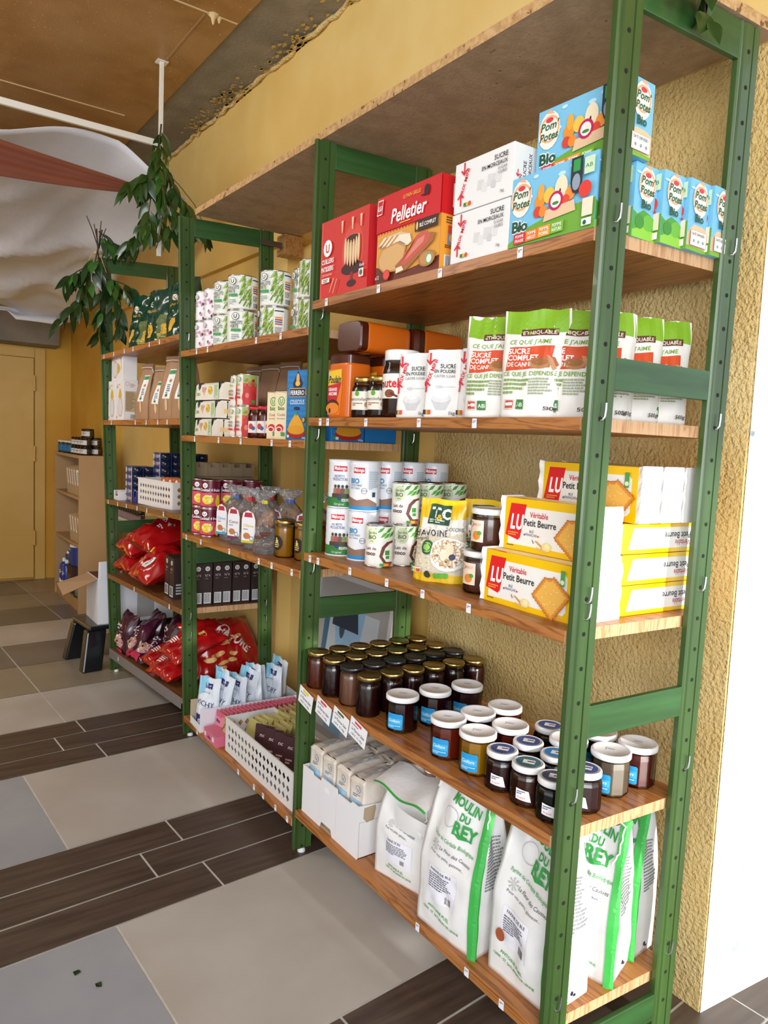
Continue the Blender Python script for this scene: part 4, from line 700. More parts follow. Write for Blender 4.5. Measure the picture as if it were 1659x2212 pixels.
# ================================================================ LOWEST BOARD: sugar carton and flour sacks
SACK = noisy('white_paper_sack', '#e4e3e2', '#efeeec', 6, rough=.5, bump=.25, bscale=12, bdist=.02)
def sack(name, w_, d, h, seed, front, side, cat, shrink=.5, foldtop=0, wr=.004, stripe=True, topd=.006, mat=SACK):
    sd = Vector((seed*2.3, seed*.7, seed*1.9)); P2 = 2*(w_+d)
    def S(u, v, off=0.):
        t = min(1, max(0, v/h)); q = max(0, (t-shrink)/(1-shrink)); dd = d*(1-q**1.3)+topd*q; ww = w_*(1-.06*q); fold = .45*d*q**.8*.5
        k = u % P2
        if k < w_: x = -ww/2+ww*k/w_; y = -dd/2; n = Vector((0, -1, 0)); e = math.sin(math.pi*k/w_)
        elif k < w_+d: s_ = (k-w_)/d; x = ww/2-fold*(1-abs(2*s_-1)); y = -dd/2+dd*s_; n = Vector((1, 0, 0)); e = .3*math.sin(math.pi*s_)
        elif k < 2*w_+d: s_ = (k-w_-d)/w_; x = ww/2-ww*s_; y = dd/2; n = Vector((0, 1, 0)); e = math.sin(math.pi*s_)
        else: s_ = (k-2*w_-d)/d; x = -ww/2+fold*(1-abs(2*s_-1)); y = dd/2-dd*s_; n = Vector((-1, 0, 0)); e = .3*math.sin(math.pi*s_)
        a = noise.noise(Vector((u*14, v*7, 0))+sd)*wr+noise.noise(Vector((u*34, v*24, 4))+sd)*wr*.5
        bul = e*.012*math.sin(math.pi*min(1, t*1.3))*(1-q)
        return Vector((x, y, v+noise.noise(Vector((u*9, 1, 2))+sd)*.006*t))+n*(a*(.25+.75*min(1, t*4))*(.4+.6*e+.0)+bul+off)
    g = G(); nu, nv = 64, 34
    g.surf(lambda a, b: S(a*P2, b*h), nu, nv, mat, True, closed=True)
    g.f.append(tuple(range(nu))[::-1]); g.mi.append(0); g.sm.append(False)
    mp = lambda u, v, h_: S(u, v, h_+.0006)
    if stripe: front = front+[('r', w_-.014, .0, w_+.0005, h*.98, '#3fae4c')]
    g.art(mp, front, L=.010); 
    if side: g.art(lambda u, v, h_: S(u+w_, v, h_+.0006), side, L=.010)
    o = g.obj(name); o['category'] = cat; return o
GG = '#2f9a44'
def moulin(w_, h, k=1, tall=1):
    u0 = .012
    it = [('t', 'ANTOINE PUEL', w_*.42, .052*k, .0075, GG, {'al': 'c', 'w': .07*k, 'rot': -6, 'b': .01}), ('t', '12000 - ST. SATURNIN DE LENNE', w_*.45, .038*k, .0065, GG, {'al': 'c', 'w': .115*k, 'rot': -6, 'b': .01}), ('r', w_*.2, .078*k, w_*.68, .158*k, '#e9e8f1'), ('t', 'FARINE DE BLE', w_*.26, .146*k, .006, '#2a2a33', {'w': .06*k, 'b': .02}), ('l', w_*.23, .105*k, w_*.4, .036*k, 7, '#6f6f7c'), ('b', w_*.5, .083*k, .022*k, .018*k),
          ('t', 'Pour vos pains, gateaux...', w_*.2, .185*k, .006, '#555', {'w': .1*k, 'rot': -6}), ('t', 'La Fleur des Causses', w_*.36, .2*k, .0085, '#444', {'w': .085*k, 'rot': -8, 'sk': .25})]
    for q in range(8): a = q*math.pi/4; it.append(('p', [(w_*.28, .205*k), (w_*.28+.013*k*math.cos(a-.15), .205*k+.013*k*math.sin(a-.15)), (w_*.28+.013*k*math.cos(a+.15), .205*k+.013*k*math.sin(a+.15))], '#b9b7b3'))
    if tall: it += [('t', 'Farine de Céréale Biologique', w_*.2, .228*k, .0085, GG, {'w': .12*k, 'rot': -8, 'b': .005}), ('o', w_*.42, .277*k, .022*k, .001, '#9a9a98'), ('t', 'MOULIN', w_*.40, .312*k, .022, GG, {'w': .080*k, 'rot': -14, 'b': .03}), ('t', 'DU', w_*.56, .278*k, .016, GG, {'w': .026*k, 'rot': -8, 'b': .03}), ('t', 'REY', w_*.50, .246*k, .028, GG, {'w': .062*k, 'rot': -6, 'b': .035}), ('p', [(w_*.5, .248*k), (w_*.6, .238*k), (w_*.8, .242*k), (w_*.6, .244*k)], GG)]
    else: it += []
    if tall: it += [('e', w_*.82, .335*k, .015*k, .010*k, '#1a1a1a'), ('e', w_*.82, .335*k, .006, .003, '#e8e8e8')]
    return it
def wside(d, h): return [('r', 0, 0, .010, h*.97, '#3fae4c'), ('l', .02, h*.42, d-.035, h*.3, 16, '#8a8a90'), ('e', d*.55, .022, .004, .005, '#1f2340'), ('e', d*.62, .016, .004, .003, '#1f2340'), ('t', '2 4 5 0 7', d*.4, .006, .004, '#1f2340')]
STR = C('#efeee8', .7)
def string(o, pts, r=.0018):
    g = G(); P3 = []
    for i in range(len(pts)-1):
        a, b = Vector(pts[i]), Vector(pts[i+1])
        for k in range(6): P3.append(a.lerp(b, k/6)+Vector((.0012*math.sin(k*2.4+i), .001*math.cos(k*2), 0)))
    g.tube(P3, r, 6, STR); g.obj('stitching_string', o)['label'] = 'white stitching string'
gn = 'tall white flour sacks with green edges'
sM = sack('flour_sack', .182, .108, .356, 2, moulin(.182, .356), wside(.108, .356), 'sack of flour', shrink=.42, wr=.016)
string(sM, [(.05, -.008, .352), (.084, -.02, .335), (.087, -.03, .28), (.086, -.04, .22)])
put(sM, 'tall white flour sack with green edges, middle of the front row, fully visible', (.070, .315, zs(0, 4, .3)), A+.06, gn)
sL = sack('flour_sack', .165, .118, .360, 5, moulin(.165, .36)+[('e', .035, .095, .011, .014, '#a0522d')], wside(.118, .36), 'sack of flour', shrink=.45, wr=.014)
string(sL, [(.05, .0, .356), (.084, -.0, .345), (.082, -.0, .29), (.08, -.02, .25)])
put(sL, 'tall white flour sack with a round brown stamp, crossed by the nearest front post', (.100, .112, zs(0, 4, .1)), A+.03, gn)
sR = sack('flour_sack', .165, .118, .350, 8, moulin(.165, .35), wside(.118, .35), 'sack of flour', shrink=.4, wr=.017)
string(sR, [(.04, .0, .346), (.074, -.02, .33), (.072, -.04, .28), (.06, -.05, .25)])
put(sR, 'tall white flour sack leaning between the posts, its green lettering cut by the shelf above', (.240, .108, zs(0, 4, .1)), A+.32, gn)
put(sack('flour_sack', .150, .085, .362, 11, moulin(.15, .36), wside(.085, .36), 'sack of flour', shrink=.5, wr=.008), 'tall white flour sack nearest the wall, behind the leaning one', (.352, .118, zs(0, 4, .1)), A+.1, gn)
sS = sack('flour_sack', .186, .112, .222, 14, moulin(.186, .222, .72, 0), wside(.112, .22), 'sack of flour', shrink=.55, wr=.008, topd=.05)
g = G()     # rolled-down head of the opened sack
def roll(a, b):
    x = -.083+.166*a+.006*math.sin(b*7); q = b*1.0
    y = -.030+.07*math.sin(q*2.3)+.012*noise.noise(Vector((a*4, b*3, 1))); zz2 = .213+.052*math.sin(q*2.9)-.03*q*a+.014*noise.noise(Vector((a*5, b*5, 3)))
    return Vector((x, y, zz2))
g.surf(roll, 20, 14, SACK)
def flap(a, b): return Vector((-.10+.20*a, .03-.10*b-.04*a, .262-.022*b+.02*a*(1-b)+.006*math.sin(a*9)))
g.surf(flap, 16, 6, SACK); g.art(lambda u, v, h_: flap(u, v)+Vector((0, 0, h_+.0006)), [('r', 0, .94, 1, 1, '#3fae4c')], L=.05)
def lap(a, b): return Vector((-.02+.115*a, -.066-.006*math.sin(a*4)-.01*b, .15+.065*b-.02*a*b))
g.surf(lap, 12, 6, SACK); g.obj('rolled_top', sS)
string(sS, [(.06, -.05, .235), (.072, -.062, .2), (.05, -.07, .17), (.07, -.072, .155)])
put(sS, 'short opened flour sack with its head rolled down, beside the white carton', (.105, .530, zs(0, 4, .53)), A+.22, gn)
# white display carton with paper packs
t = empty('display_carton'); tag(t, 'low white display carton holding paper sugar packs, on the lowest board beside the green post', 'display carton'); CW = C('#e9e8ea', .6); CI = C('#b9a68c', .8)
w_, d, h = .300, .300, .142
g = G()      # front wall with torn lip and hand hole
top = [(0, .142), (.055, .142), (.060, .134), (.105, .134), (.108, .147), (.19, .147), (.196, .127), (.20, .138), (.262, .138), (.268, .146), (.300, .146)]
pf = [(0, 0), (.105, 0), (.112, .018), (.165, .018), (.172, 0), (.3, 0)]+[(a, b) for a, b in reversed(top)]
def pl(u, v, y): return (-w_/2+u, y, v)
q = sorted(set([p[0] for p in pf]+[.015*i for i in range(21)]))
def interp(L_, u):
    for (a, b), (c_, e_) in zip(L_, L_[1:]):
        if a <= u <= c_: return b+(e_-b)*((u-a)/(c_-a) if c_ > a else 0)
    return L_[-1][1]
bot = [(0, 0), (.105, 0), (.112, .018), (.165, .018), (.172, 0), (.3, 0)]
for a, b in zip(q, q[1:]):
    g.hexa([pl(a, interp(bot, a), -d/2), pl(b, interp(bot, b), -d/2), pl(b, interp(bot, b), -d/2+.003), pl(a, interp(bot, a), -d/2+.003)], [pl(a, interp(top, a), -d/2), pl(b, interp(top, b), -d/2), pl(b, interp(top, b), -d/2+.003), pl(a, interp(top, a), -d/2+.003)], CW)
g.box(-w_/2, w_/2, -d/2+.003, d/2, 0, .003, CI); g.box(-w_/2, w_/2, d/2-.003, d/2, 0, h, CW); g.box(-w_/2, -w_/2+.003, -d/2+.003, d/2-.003, 0, h, CW)
g.hexa([(w_/2-.003, -d/2+.003, 0), (w_/2, -d/2+.003, 0), (w_/2, d/2-.003, 0), (w_/2-.003, d/2-.003, 0)], [(w_/2-.003, -d/2+.003, .146), (w_/2, -d/2+.003, .146), (w_/2, d/2-.003, .12), (w_/2-.003, d/2-.003, .12)], CW)
g.art(ref(w_/2, -d/2, 0, (0, 1, 0), (0, 0, 1), (1, 0, 0)), [('p', [(.018, .138), (.016, .11), (.028, .096), (.05, .099), (.056, .13), (.054, .14)], '#b3a085'), ('r', .004, .0, .0048, .10, '#8a8680'), ('r', .004, .1, .07, .1008, '#8a8680')])
g.art(ref(-w_/2, -d/2, 0, (1, 0, 0), (0, 0, 1), (0, -1, 0)), [('r', .128, .112, .150, .128, '#f4f3f6'), ('r', .1, .02, .1006, .13, '#d2d0d4'), ('r', .19, .02, .1906, .13, '#d2d0d4')])
g.obj('carton_tray', t); t.location = (.014+d/2, .820, zs(0, 4, .82)); t.rotation_euler = (0, 0, A)
PAP = noisy('cream_paper_pack', '#ddd3c6', '#ece5da', 7, rough=.42, bump=.35, bscale=16, bdist=.02)
def pack(sd):
    it = Ulogo(.036, .168, .0105, '#2a4a6a', '#e8e2da', '#2a4a6a')+[('l', .016, .146, .04, .009, 2, '#6a86a8'), ('r', .008, .08, .06, .14, '#9fc4de')]
    o = sack('sugar_pack', .066, .138, .196, sd, it, [('t', 'SU', .03, .09, .036, '#b9c0cc', {'w': .07, 'b': .03}), ('b', .03, .05, .03, .02)], 'paper pack of sugar', shrink=.97, wr=.006, stripe=False, topd=.12, mat=PAP)
    g = G(); g.surf(lambda a, b: Vector((-.031+.062*a+.003*math.sin(b*8), -.062+.124*b, .1965+.007*math.sin(math.pi*a)+.004*math.sin(a*9+b*5))), 8, 10, PAP); g.art(ref(-.024, -.05, .2065, (0, 1, 0), (-1, 0, 0), (0, 0, 1)), [('t', 'SUCRE', .004, -.038, .022, '#a9b4c6', {'w': .09, 'b': .03})]); g.obj('folded_top', o)
    return o
pk = [pack(s_) for s_ in (31, 37)]; gn = 'cream paper sugar packs in the white carton'
for i in range(8):
    c_, r_ = i % 4, i//4
    if r_ and c_ == 0: pass
    put(pk[i % 2], ('cream paper sugar pack in the white carton, front row, '+('leftmost', 'second', 'third', 'rightmost')[c_]) if not r_ else 'cream paper sugar pack in the white carton, back row, '+('left end', 'second from left', 'third from left', 'right end')[c_],
        (.014+.088+r_*.140, .932-c_*.0735-(.003 if r_ else 0), zs(0, 4, .8)+.0035), A+R.uniform(-.04, .04), gn)
put(carton('red_carton', .26, .10, .30, '#6a1420', {'f': [('t', 'Q', .03, .24, .03, '#e0c9a0', {'b': .02})]}, 'carton'), 'dark red carton with a cream letter, standing behind the sugar packs', (.372, .83, zs(0, 4, .83)), A)
# ================================================================ MIDDLE BAY
def beans():
    q = random.Random(5); it = [('r', -.012, .006, .045, .112, '#eef0e4')]
    for i in range(58): u = q.uniform(-.012, .026); v = q.uniform(.006, .095); a = q.uniform(.7, 1.35); l = q.uniform(.020, .034); du, dv = l*math.cos(a)*.55, l*math.sin(a)*.8; it.append(('p', [(u, v), (u+.0042, v), (u+du+.004, min(.112, v+dv)), (u+du, min(.113, v+dv))], q.choice(('#8fae3c', '#a9c25a', '#6f9430', '#c3d67e', '#5c8228'))))
    it += Ulogo(-.032, .094, .0125, '#2b3a30', '#f2f2ec', '#222')+[('t', 'HARICOTS', -.050, .068, .011, '#2b3a2c', {'w': .040, 'b': .015}), ('t', 'VERTS', -.050, .055, .011, '#2b3a2c', {'w': .028, 'b': .015}), ('r', -.046, .043, -.014, .052, '#3f9a4c'), ('l', -.044, .015, .026, .02, 3, '#9aa'),
        ('r', .030, .006, .062, .112, '#f0efe9'), ('r', .032, .1, .06, .104, '#333'), ('r', .034, .078, .056, .083, '#e59a2f'), ('r', .034, .071, .056, .076, '#c8323c'), ('r', .034, .064, .056, .069, '#3a7ab0'), ('r', .034, .057, .056, .062, '#d8562c'), ('l', .034, .03, .024, .02, 5, '#777'), ('b', .034, .008, .024, .018)]
    return tin('green_bean_tin', .049, .117, '#eceee6', it, 'tin of green beans', ribs=False)
def kidney():
    q = random.Random(6); it = []
    for i in range(22): it.append(('e', q.uniform(-.01, .045), q.uniform(.008, .1), .0035, .006, q.choice(('#7a1f38', '#a33a5c', '#c98aa6', '#5a1428'))))
    it += Ulogo(-.020, .088, .009, '#7a2040', '#f2f0f0', '#7a2040')+[('t', 'HARICOTS', -.034, .064, .008, '#8a3050', {'w': .028, 'b': .005}), ('t', 'ROUGES', -.034, .052, .008, '#8a3050', {'w': .024, 'b': .005})]
    return tin('kidney_bean_tin', .0365, .1115, '#eeebee', it, 'tin of kidney beans', ribs=False)
kb = kidney(); bb = beans()
for i, (x, y) in enumerate(((.045, 1.905), (.048, 1.828))):
    for n in (0, 1): put(kb, ('lower', 'upper')[n]+' kidney bean tin in the '+('stack touching the third green post', 'stack next to the green bean tins')[i], at(1, 0, x, y, dz=n*.1118), aim(x, y)-.45, 'kidney bean tins')
for i, (x, y, rz, nm_) in enumerate(((.062, 1.735, .35, 'first'), (.056, 1.595, .35, 'second'), (.108, 1.445, .4, 'third'), (.175, 1.335, .1, 'fourth'), (.130, 1.215, -.35, 'fifth'))):
    for n in (0, 1): put(bb, ('lower', 'upper')[n]+f' green bean tin in the {nm_} stack from the third green post', at(1, 0, x, y, dz=n*.1173), aim(x, y)+(-.1, .0, -.1, -.5, -.9)[i]-(.55*(1-n) if i == 2 else 0)+(.25 if n == 0 and i == 1 else 0), 'green bean tins')
# compote cup multipacks, tomatoes, jars, cartons, couscous
def multi():
    t = empty('compote_multipack'); t['category'] = 'pack of compotes'; g = G(); CR = C('#efe9dc', .5); w_, d, h = .235, .10, .066
    pr = [(-d/2, .002), (d/2, .002), (d/2, h*.45), (d/2-.004, h-.008), (d/2-.012, h-.001), (-d/2+.012, h-.001), (-d/2+.004, h-.008), (-d/2, h*.45)]
    g.prism(pr, lambda a, b, q: (q, a, b), -w_/2, w_/2, CR)
    fm = face(w_, d, h, 'f')
    it = [('o', .030, .048, .009, .001, '#6a9a3a'), ('t', 'U', .030, .0435, .0085, '#3a6a2a', {'al': 'c', 'b': .02}), ('t', 'BIO', .018, .018, .011, '#7fae3a', {'w': .026, 'b': .03}), ('r', .006, .03, .009, .045, '#3f8f3a'), ('r', .006, .015, .009, .03, '#d8502f'), ('p', [(.060, .05), (.095, .05), (.078, .016)], '#f0bfae'), ('l', .062, .03, .03, .018, 4, '#d98a7a'), ('e', .13, .035, .018, .013, '#e9c23a'), ('e', .128, .045, .011, .009, '#f0d25a'), ('e', .126, .034, .007, .006, '#d3a52a'), ('r', .165, .006, .205, .06, '#cfe0bf'), ('l', .168, .01, .03, .045, 8, '#9fb08a')]
    g.art(fm, it); g.art(face(w_, d, h, 'r'), [('r', .01, .01, .09, .058, '#eae3d2'), ('r', .02, .018, .05, .035, '#e8c896'), ('l', .055, .02, .03, .03, 5, '#9fb08a')])
    g.obj('sleeve', t)
    g = G()
    for i in range(2):
        for j in (0, 1): g.lathe([(.030, 0), (.033, .003), (.033, h-.003), (.030, h)], 20, C('#17181a', .4), c=(-.085+i*.17, -.016+.03*j, 0))
    g.obj('cups', t)['label'] = 'black cup rims at the open ends'; return t
ml = multi()
for n in range(3): put(ml, ('lowest', 'middle', 'uppermost')[n]+' cream compote cup multipack of the pile of three beside the third green post', at(1, 1, .062+.006*n, 1.805, dz=n*.067), A+.06*(n-1), 'cream compote cup multipacks')
def tomato():
    it = [('r', -.002, .004, .05, .106, '#d8402c'), ('r', -.002, .078, .05, .106, '#9fb85a')]
    q = random.Random(8)
    for i in range(16): it.append(('e', q.uniform(.002, .044), q.uniform(.07, .09), .005, .005, q.choice(('#c8202c', '#e0503c', '#a81820', '#7a9a3a'))))
    it += [('e', .020, .030, .023, .026, '#c8282a'), ('e', .014, .036, .006, .009, '#e87a6a'), ('e', .014, .062, .010, .008, '#c8282a')]+Ulogo(-.018, .092, .0085, '#2f6a3a', '#f2ede4', '#2f6a3a')+[('t', 'BIO', -.030, .070, .007, '#7fae3a', {'w': .018, 'b': .02}), ('t', 'TOMATES', -.046, .050, .008, '#2a2a2a', {'w': .036, 'b': .01}), ('t', 'ENTIERES', -.046, .038, .008, '#2a2a2a', {'w': .036, 'b': .01}), ('r', -.034, .026, -.008, .032, '#c8202c'), ('r', .028, .01, .04, .02, '#3f9a3f')]
    return tin('tomato_tin', .0375, .1105, '#eee8dc', it, 'tin of tomatoes', ribs=False)
tm = tomato()
for i, (x, y) in enumerate(((.088, 1.655), (.078, 1.572))):
    for n in (0, 1): put(tm, ('lower', 'upper')[n]+' tomato tin in the '+('stack against the compote multipacks', 'stack in front, beside the red-lidded jars')[i], at(1, 1, x, y, dz=n*.1107), aim(x, y)-.45, 'whole tomato tins')
sj = jar('strawberry_jam_jar', .031, .108, '#6a0a0c', '#c8202c', [('r', -.036, .018, .036, .058, '#efe4dc'), ('e', -.020, .040, .010, .010, '#c83a3a'), ('e', -.010, .034, .007, .007, '#3a5aa0'), ('r', .006, .024, .026, .05, '#5a9a4a'), ('t', 'BIO', .008, .034, .008, '#ffffff', {'w': .016})], 'jar of jam', lidr=.030, lidh=.012, neck=.88)
for i, y in enumerate((1.500, 1.432, 1.366)): put(sj, 'red-lidded strawberry jam jar, '+('left one of the three', 'middle one of the three', 'right one of the three beside the cream cartons')[i], at(1, 1, .082, y), aim(.082, y)-.1, 'red-lidded strawberry jam jars')
cu = carton('tomato_coulis_carton', .052, .075, .148, '#ead9b4', {'f': [('p', [(0, .148), (.052, .148), (.052, .142), (.026, .1475), (0, .142)], '#d9c79c'), ('o', .026, .118, .014, .003, '#4f9a3a'), ('t', 'U', .026, .111, .013, '#4f9a3a', {'al': 'c', 'b': .03}), ('t', 'bio', .026, .090, .013, '#3f7a2f', {'al': 'c', 'w': .026, 'b': .02}), ('t', 'Coulis', .010, .072, .009, '#8a5a3a', {'w': .032}), ('t', 'de tomates', .010, .062, .005, '#8a5a3a'), ('e', .022, .034, .016, .013, '#c8282a'), ('e', .02, .03, .013, .009, '#f0ece4'), ('e', .02, .03, .010, .006, '#b8202a'), ('r', .028, .01, .044, .022, '#3f9a3f')], 'r': [('l', .01, .02, .05, .1, 14, '#b09a70')]}, 'carton of coulis')
for i, y in enumerate((1.292, 1.236)): put(cu, 'cream tomato coulis carton, '+('left one', 'right one, touching the blue couscous box'), at(1, 1, .068, y), A+.35, 'cream tomato coulis cartons') if False else put(cu, 'cream tomato coulis carton, '+('left one of the pair' if i == 0 else 'right one touching the blue couscous box'), at(1, 1, .068, y), A+.35, 'cream tomato coulis cartons')
def couscous(front=True):
    q = random.Random(2); pat = [('l', .004, .004, .1, .2, 12, '#2a86c4')]
    it = pat+[('p', [(.03, .168), (.055, .206), (.08, .168), (.075, .155), (.035, .155)], '#1b2552'), ('e', .055, .182, .008, .016, '#e9b27a'), ('e', .055, .168, .012, .008, '#f2c23a'), ('p', [(.016, .155), (.094, .155), (.1, .138), (.094, .128), (.016, .128), (.01, .138)], '#c9a24a'), ('r', .016, .130, .094, .152, '#1b2552'), ('t', 'FERRERO', .021, .134, .0135, '#ffffff', {'w': .068, 'b': .02}), ('t', 'COUSCOUS', .020, .106, .0145, '#e8f2fa', {'w': .072, 'b': .01}), ('e', .055, .094, .016, .005, '#1b2552'), ('e', .055, .022, .046, .018, '#a8231c'), ('p', [(.012, .03), (.098, .03), (.085, .054), (.062, .076), (.048, .076), (.024, .052)], '#e3a52c'), ('e', .055, .03, .043, .014, '#dd9a22'), ('e', .055, .078, .004, .007, '#4f9a3a'), ('e', .092, .06, .008, .009, '#1b2552'), ('e', .092, .06, .006, .007, '#e3a52c'), ('r', .006, .006, .022, .014, '#e9e9e9'), ('r', .006, .006, .012, .014, '#3f8f3a'), ('t', '500g', .088, .004, .006, '#ffffff', {'w': .017})]
    return carton('couscous_box', .110, .048, .208, '#1878bd', {'f': it, 'r': [('l', .006, .02, .034, .15, 18, '#8fc4ea'), ('r', .006, .12, .04, .13, '#14204a')], 'k': [('l', .01, .05, .08, .1, 8, '#8fc4ea'), ('e', .085, .15, .016, .016, '#e9e2cc')]}, 'box of couscous')
cz = couscous(); put(cz, 'upright blue couscous box facing the aisle beside the second green post', at(1, 1, .060, 1.130), A+.14, 'blue couscous boxes')
for i, (x, r0) in enumerate(((.155, 0), (.268, math.pi), )): put(cz, ('blue couscous box turned to the camera, its grain bowl showing under the shelf', 'blue couscous box turned back to front, next to the bowl-fronted one')[i], at(1, 1, x, 1.045-.01*i), r0+KK, 'blue couscous boxes')
KRAFT = noisy('brown_kraft_paper', '#a07a5a', '#b08a68', 6, rough=.6, bump=.4, bscale=10, bdist=.02); KRD = C('#6b4a34', .7)
def kraft(sd, lab, w_=.12, h=.245):
    it = ([('p', [(.034, .085), (.082, .085), (.086, .205), (.044, .205)], '#efefe8'), ('p', [(.043, .185), (.084, .185), (.085, .201), (.045, .201)], '#3f8f5a'), ('e', .064, .158, .008, .007, '#b07a7a'), ('l', .05, .105, .026, .04, 5, '#5a6a9a'), ('r', .052, .093, .066, .104, '#2f6a4a'), ('e', .063, .062, .008, .026, '#d9b98a')] if lab else [])
    o = sack('kraft_bag', w_, .07, h, sd, it, None, 'kraft paper bag', shrink=.35, wr=.006, stripe=False, topd=.004, mat=KRAFT)
    g = G(); g.box(-w_/2*.9, w_/2*.9, -.006, .004, h-.002, h+.022, C('#8c6a4c', .7)); g.tube([(-w_/2*.8, -.009, h+.004), (0, -.009, h+.006), (w_/2*.8, -.009, h+.004), (w_/2*.95, -.004, h-.02)], .0016, 6, C('#e8e6dc', .6)); g.obj('folded_top', o); return o
kd = kraft(41, False, .13, .262)
for i, y in enumerate((1.90, 1.76, 1.60)): put(kd, 'brown kraft paper bag in the dark back of the tomato shelf, '+('left', 'middle', 'right')[i], at(1, 1, .26, y), A+.2, 'kraft bags behind the tomato tins')
# fruit salad tins
def fruit():
    q = random.Random(9); it = [('r', -.06, .004, .06, .060, '#d8506a'), ('r', -.06, .004, .06, .010, '#8a1230'), ('p', [(-.036, .034), (-.03, .018), (-.012, .012), (.008, .018), (.012, .034)], '#c22838'), ('e', -.012, .034, .023, .018, '#ecd02c')]
    for i in range(14): it.append(('r', *(lambda a, b: (a, b, a+.008, b+.007))(q.uniform(-.032, .004), q.uniform(.024, .046)), q.choice(('#f6ec8a', '#f2de3a', '#e8c81e', '#fbf6cc'))))
    it += [('e', .026, .026, .009, .020, '#e9d21c'), ('e', .026, .044, .0055, .010, '#efdc3a'), ('r', .0255, .052, .0265, .060, '#5a3a1a')]+Ulogo(-.020, .088, .0095, '#ffffff', '#ffffff', '#5a0e28')+[('t', 'Cocktail 4 fruits', -.040, .066, .011, '#ffffff', {'w': .072, 'b': .02, 'sk': .1}), ('r', .044, .03, .056, .085, '#d9dfee')]
    return tin('fruit_salad_tin', .0385, .1085, '#6a0e2c', it, 'tin of fruit salad', ribs=False)
ft = fruit(); gn = 'burgundy fruit salad tins'
for i, (x, y, nm_) in enumerate(((.052, 1.915, 'back left stack by the green post'), (.054, 1.834, 'front stack, fully visible'), (.132, 1.822, 'stack behind the front one, toward the wall'))):
    for n in (0, 1): put(ft, ('lower', 'upper')[n]+' burgundy fruit salad tin of the '+nm_, at(1, 2, x, y, dz=n*.1087), aim(x, y), gn)
put(ft, 'single dim burgundy fruit salad tin at the back, seen above the biscuit bags', at(1, 2, .214, 1.81, dz=.1087), A+.35, gn); put(ft, 'burgundy fruit salad tin hidden under the dim one at the back', at(1, 2, .214, 1.81), A+.35, gn)
FILM = thin('clear_film', '#f2f4f6', gloss=.35, body=.10, bodycol='#f0f0f0', wrinkle=28, rough=.12)
BISM = noisy('golden_biscuit', '#a86a34', '#c08448', 30, rough=.7)
def bisbag(sd, card, txt, tie):
    t = empty('biscuit_bag'); t['category'] = 'bag of biscuits'; q = random.Random(sd)
    o = pouch('bag_film', .125, .205, .095, '', [], '', base=1, sq=2.2, wr=.008, seed=sd, mat=FILM, widen=lambda t_: 1-.62*math.exp(-((t_-.80)/.10)**2)-.12*t_); o.parent = t; del o['category']
    g = G()
    for k in range(11):
        z0 = .016+.0145*(k//2)*1.3+.01*(k % 2); cx = (-.022 if k % 2 else .024)+q.uniform(-.004, .004); a = q.uniform(-.5, .5)
        M_ = Matrix.Translation((cx, q.uniform(-.006, .010), z0+.006)) @ Matrix.Rotation(a, 4, 'X') @ Matrix.Rotation(1.25+q.uniform(-.3, .3), 4, 'X' if k % 3 else 'Y')
        n0 = len(g.v); g.lathe([(.001, -.006), (.020, -.005), (.0245, 0), (.021, .005), (.001, .0065)], 18, BISM, cap=False)
        for i in range(n0, len(g.v)): g.v[i] = tuple(M_ @ Vector(g.v[i]))
    g.obj('biscuits', t)
    g = G(); f_ = lambda u, v, h_: Vector((u-.055, -.046-h_-.004*math.cos((u-.03)*40), v+.004))
    g.tri2(f_, [(.006, .02), (.060, .02), (.060, .10), (.052, .122), (.032, .132), (.012, .122), (.006, .10)], [(0, i, i+1) for i in range(1, 6)], C('#eeedf0', .5), .0002, .012)
    g.art(f_, [('p', [(.016, .108), (.05, .108), (.046, .124), (.02, .124)], '#b8283c'), ('t', txt, .014, .074, .011, card, {'w': .040, 'b': .01}), ('l', .014, .064, .036, .006, 1, '#8a8a9a'), ('e', .028, .044, .014, .011, '#c07a4a'), ('o', .047, .036, .008, .002, '#3a6a4a'), ('r', .006, .02, .060, .028, card)], L=.012, base=1); g.obj('card_label', t)
    g = G(); g.tube([(-.018, 0, .164), (0, -.012, .164), (.018, 0, .164), (0, .012, .164), (-.018, 0, .164)], .0035, 6, C(tie, .5)); g.box(.006, .028, -.012, -.006, .158, .170, C(tie, .5)); g.obj('tie', t)
    return t
gn = 'clear bags of round biscuits'
for i, (c_, s_, tie, x, y, rz, lb) in enumerate((('#4aa0d0', 'Citron', '#3a6ac0', .095, 1.690, .35, 'clear bag of round biscuits with a pale blue card, leftmost beside the fruit tins'), ('#7a2a5a', 'Coco', '#d02a2a', .088, 1.570, .45, 'clear bag of round biscuits with a purple lettered card, second from the tins'), ('#d8c02a', 'Olive', '#d8c02a', .085, 1.445, .55, 'clear bag of round biscuits with a yellow card, the large one in front'),
    ('#c04a4a', 'Noisette', '#3a5ac0', .195, 1.46, .5, 'clear bag of round biscuits behind the yellow-card bag'), ('#b8283c', 'Cacao', '#e0d020', .215, 1.30, .5, 'clear bag of round biscuits with a yellow tie, behind the honey jar'), ('#4a7ab0', 'Nature', '#b0b0b0', .31, 1.22, .5, 'clear bag of round biscuits nearest the second green post'), ('#4aa0d0', 'Miel', '#d02a2a', .20, 1.62, .3, 'clear bag of round biscuits with a red tie, behind the first two'))):
    put(bisbag(51+i, c_, s_, tie), lb, at(1, 2, x, y), A+rz, gn)
o = pouch('bag_film', .10, .085, .085, '', [], '', base=1, sq=2.2, wr=.01, seed=77, mat=FILM); t = empty('biscuit_bag'); o.parent = t; del o['category']; t['category'] = 'bag of biscuits'
g = G()
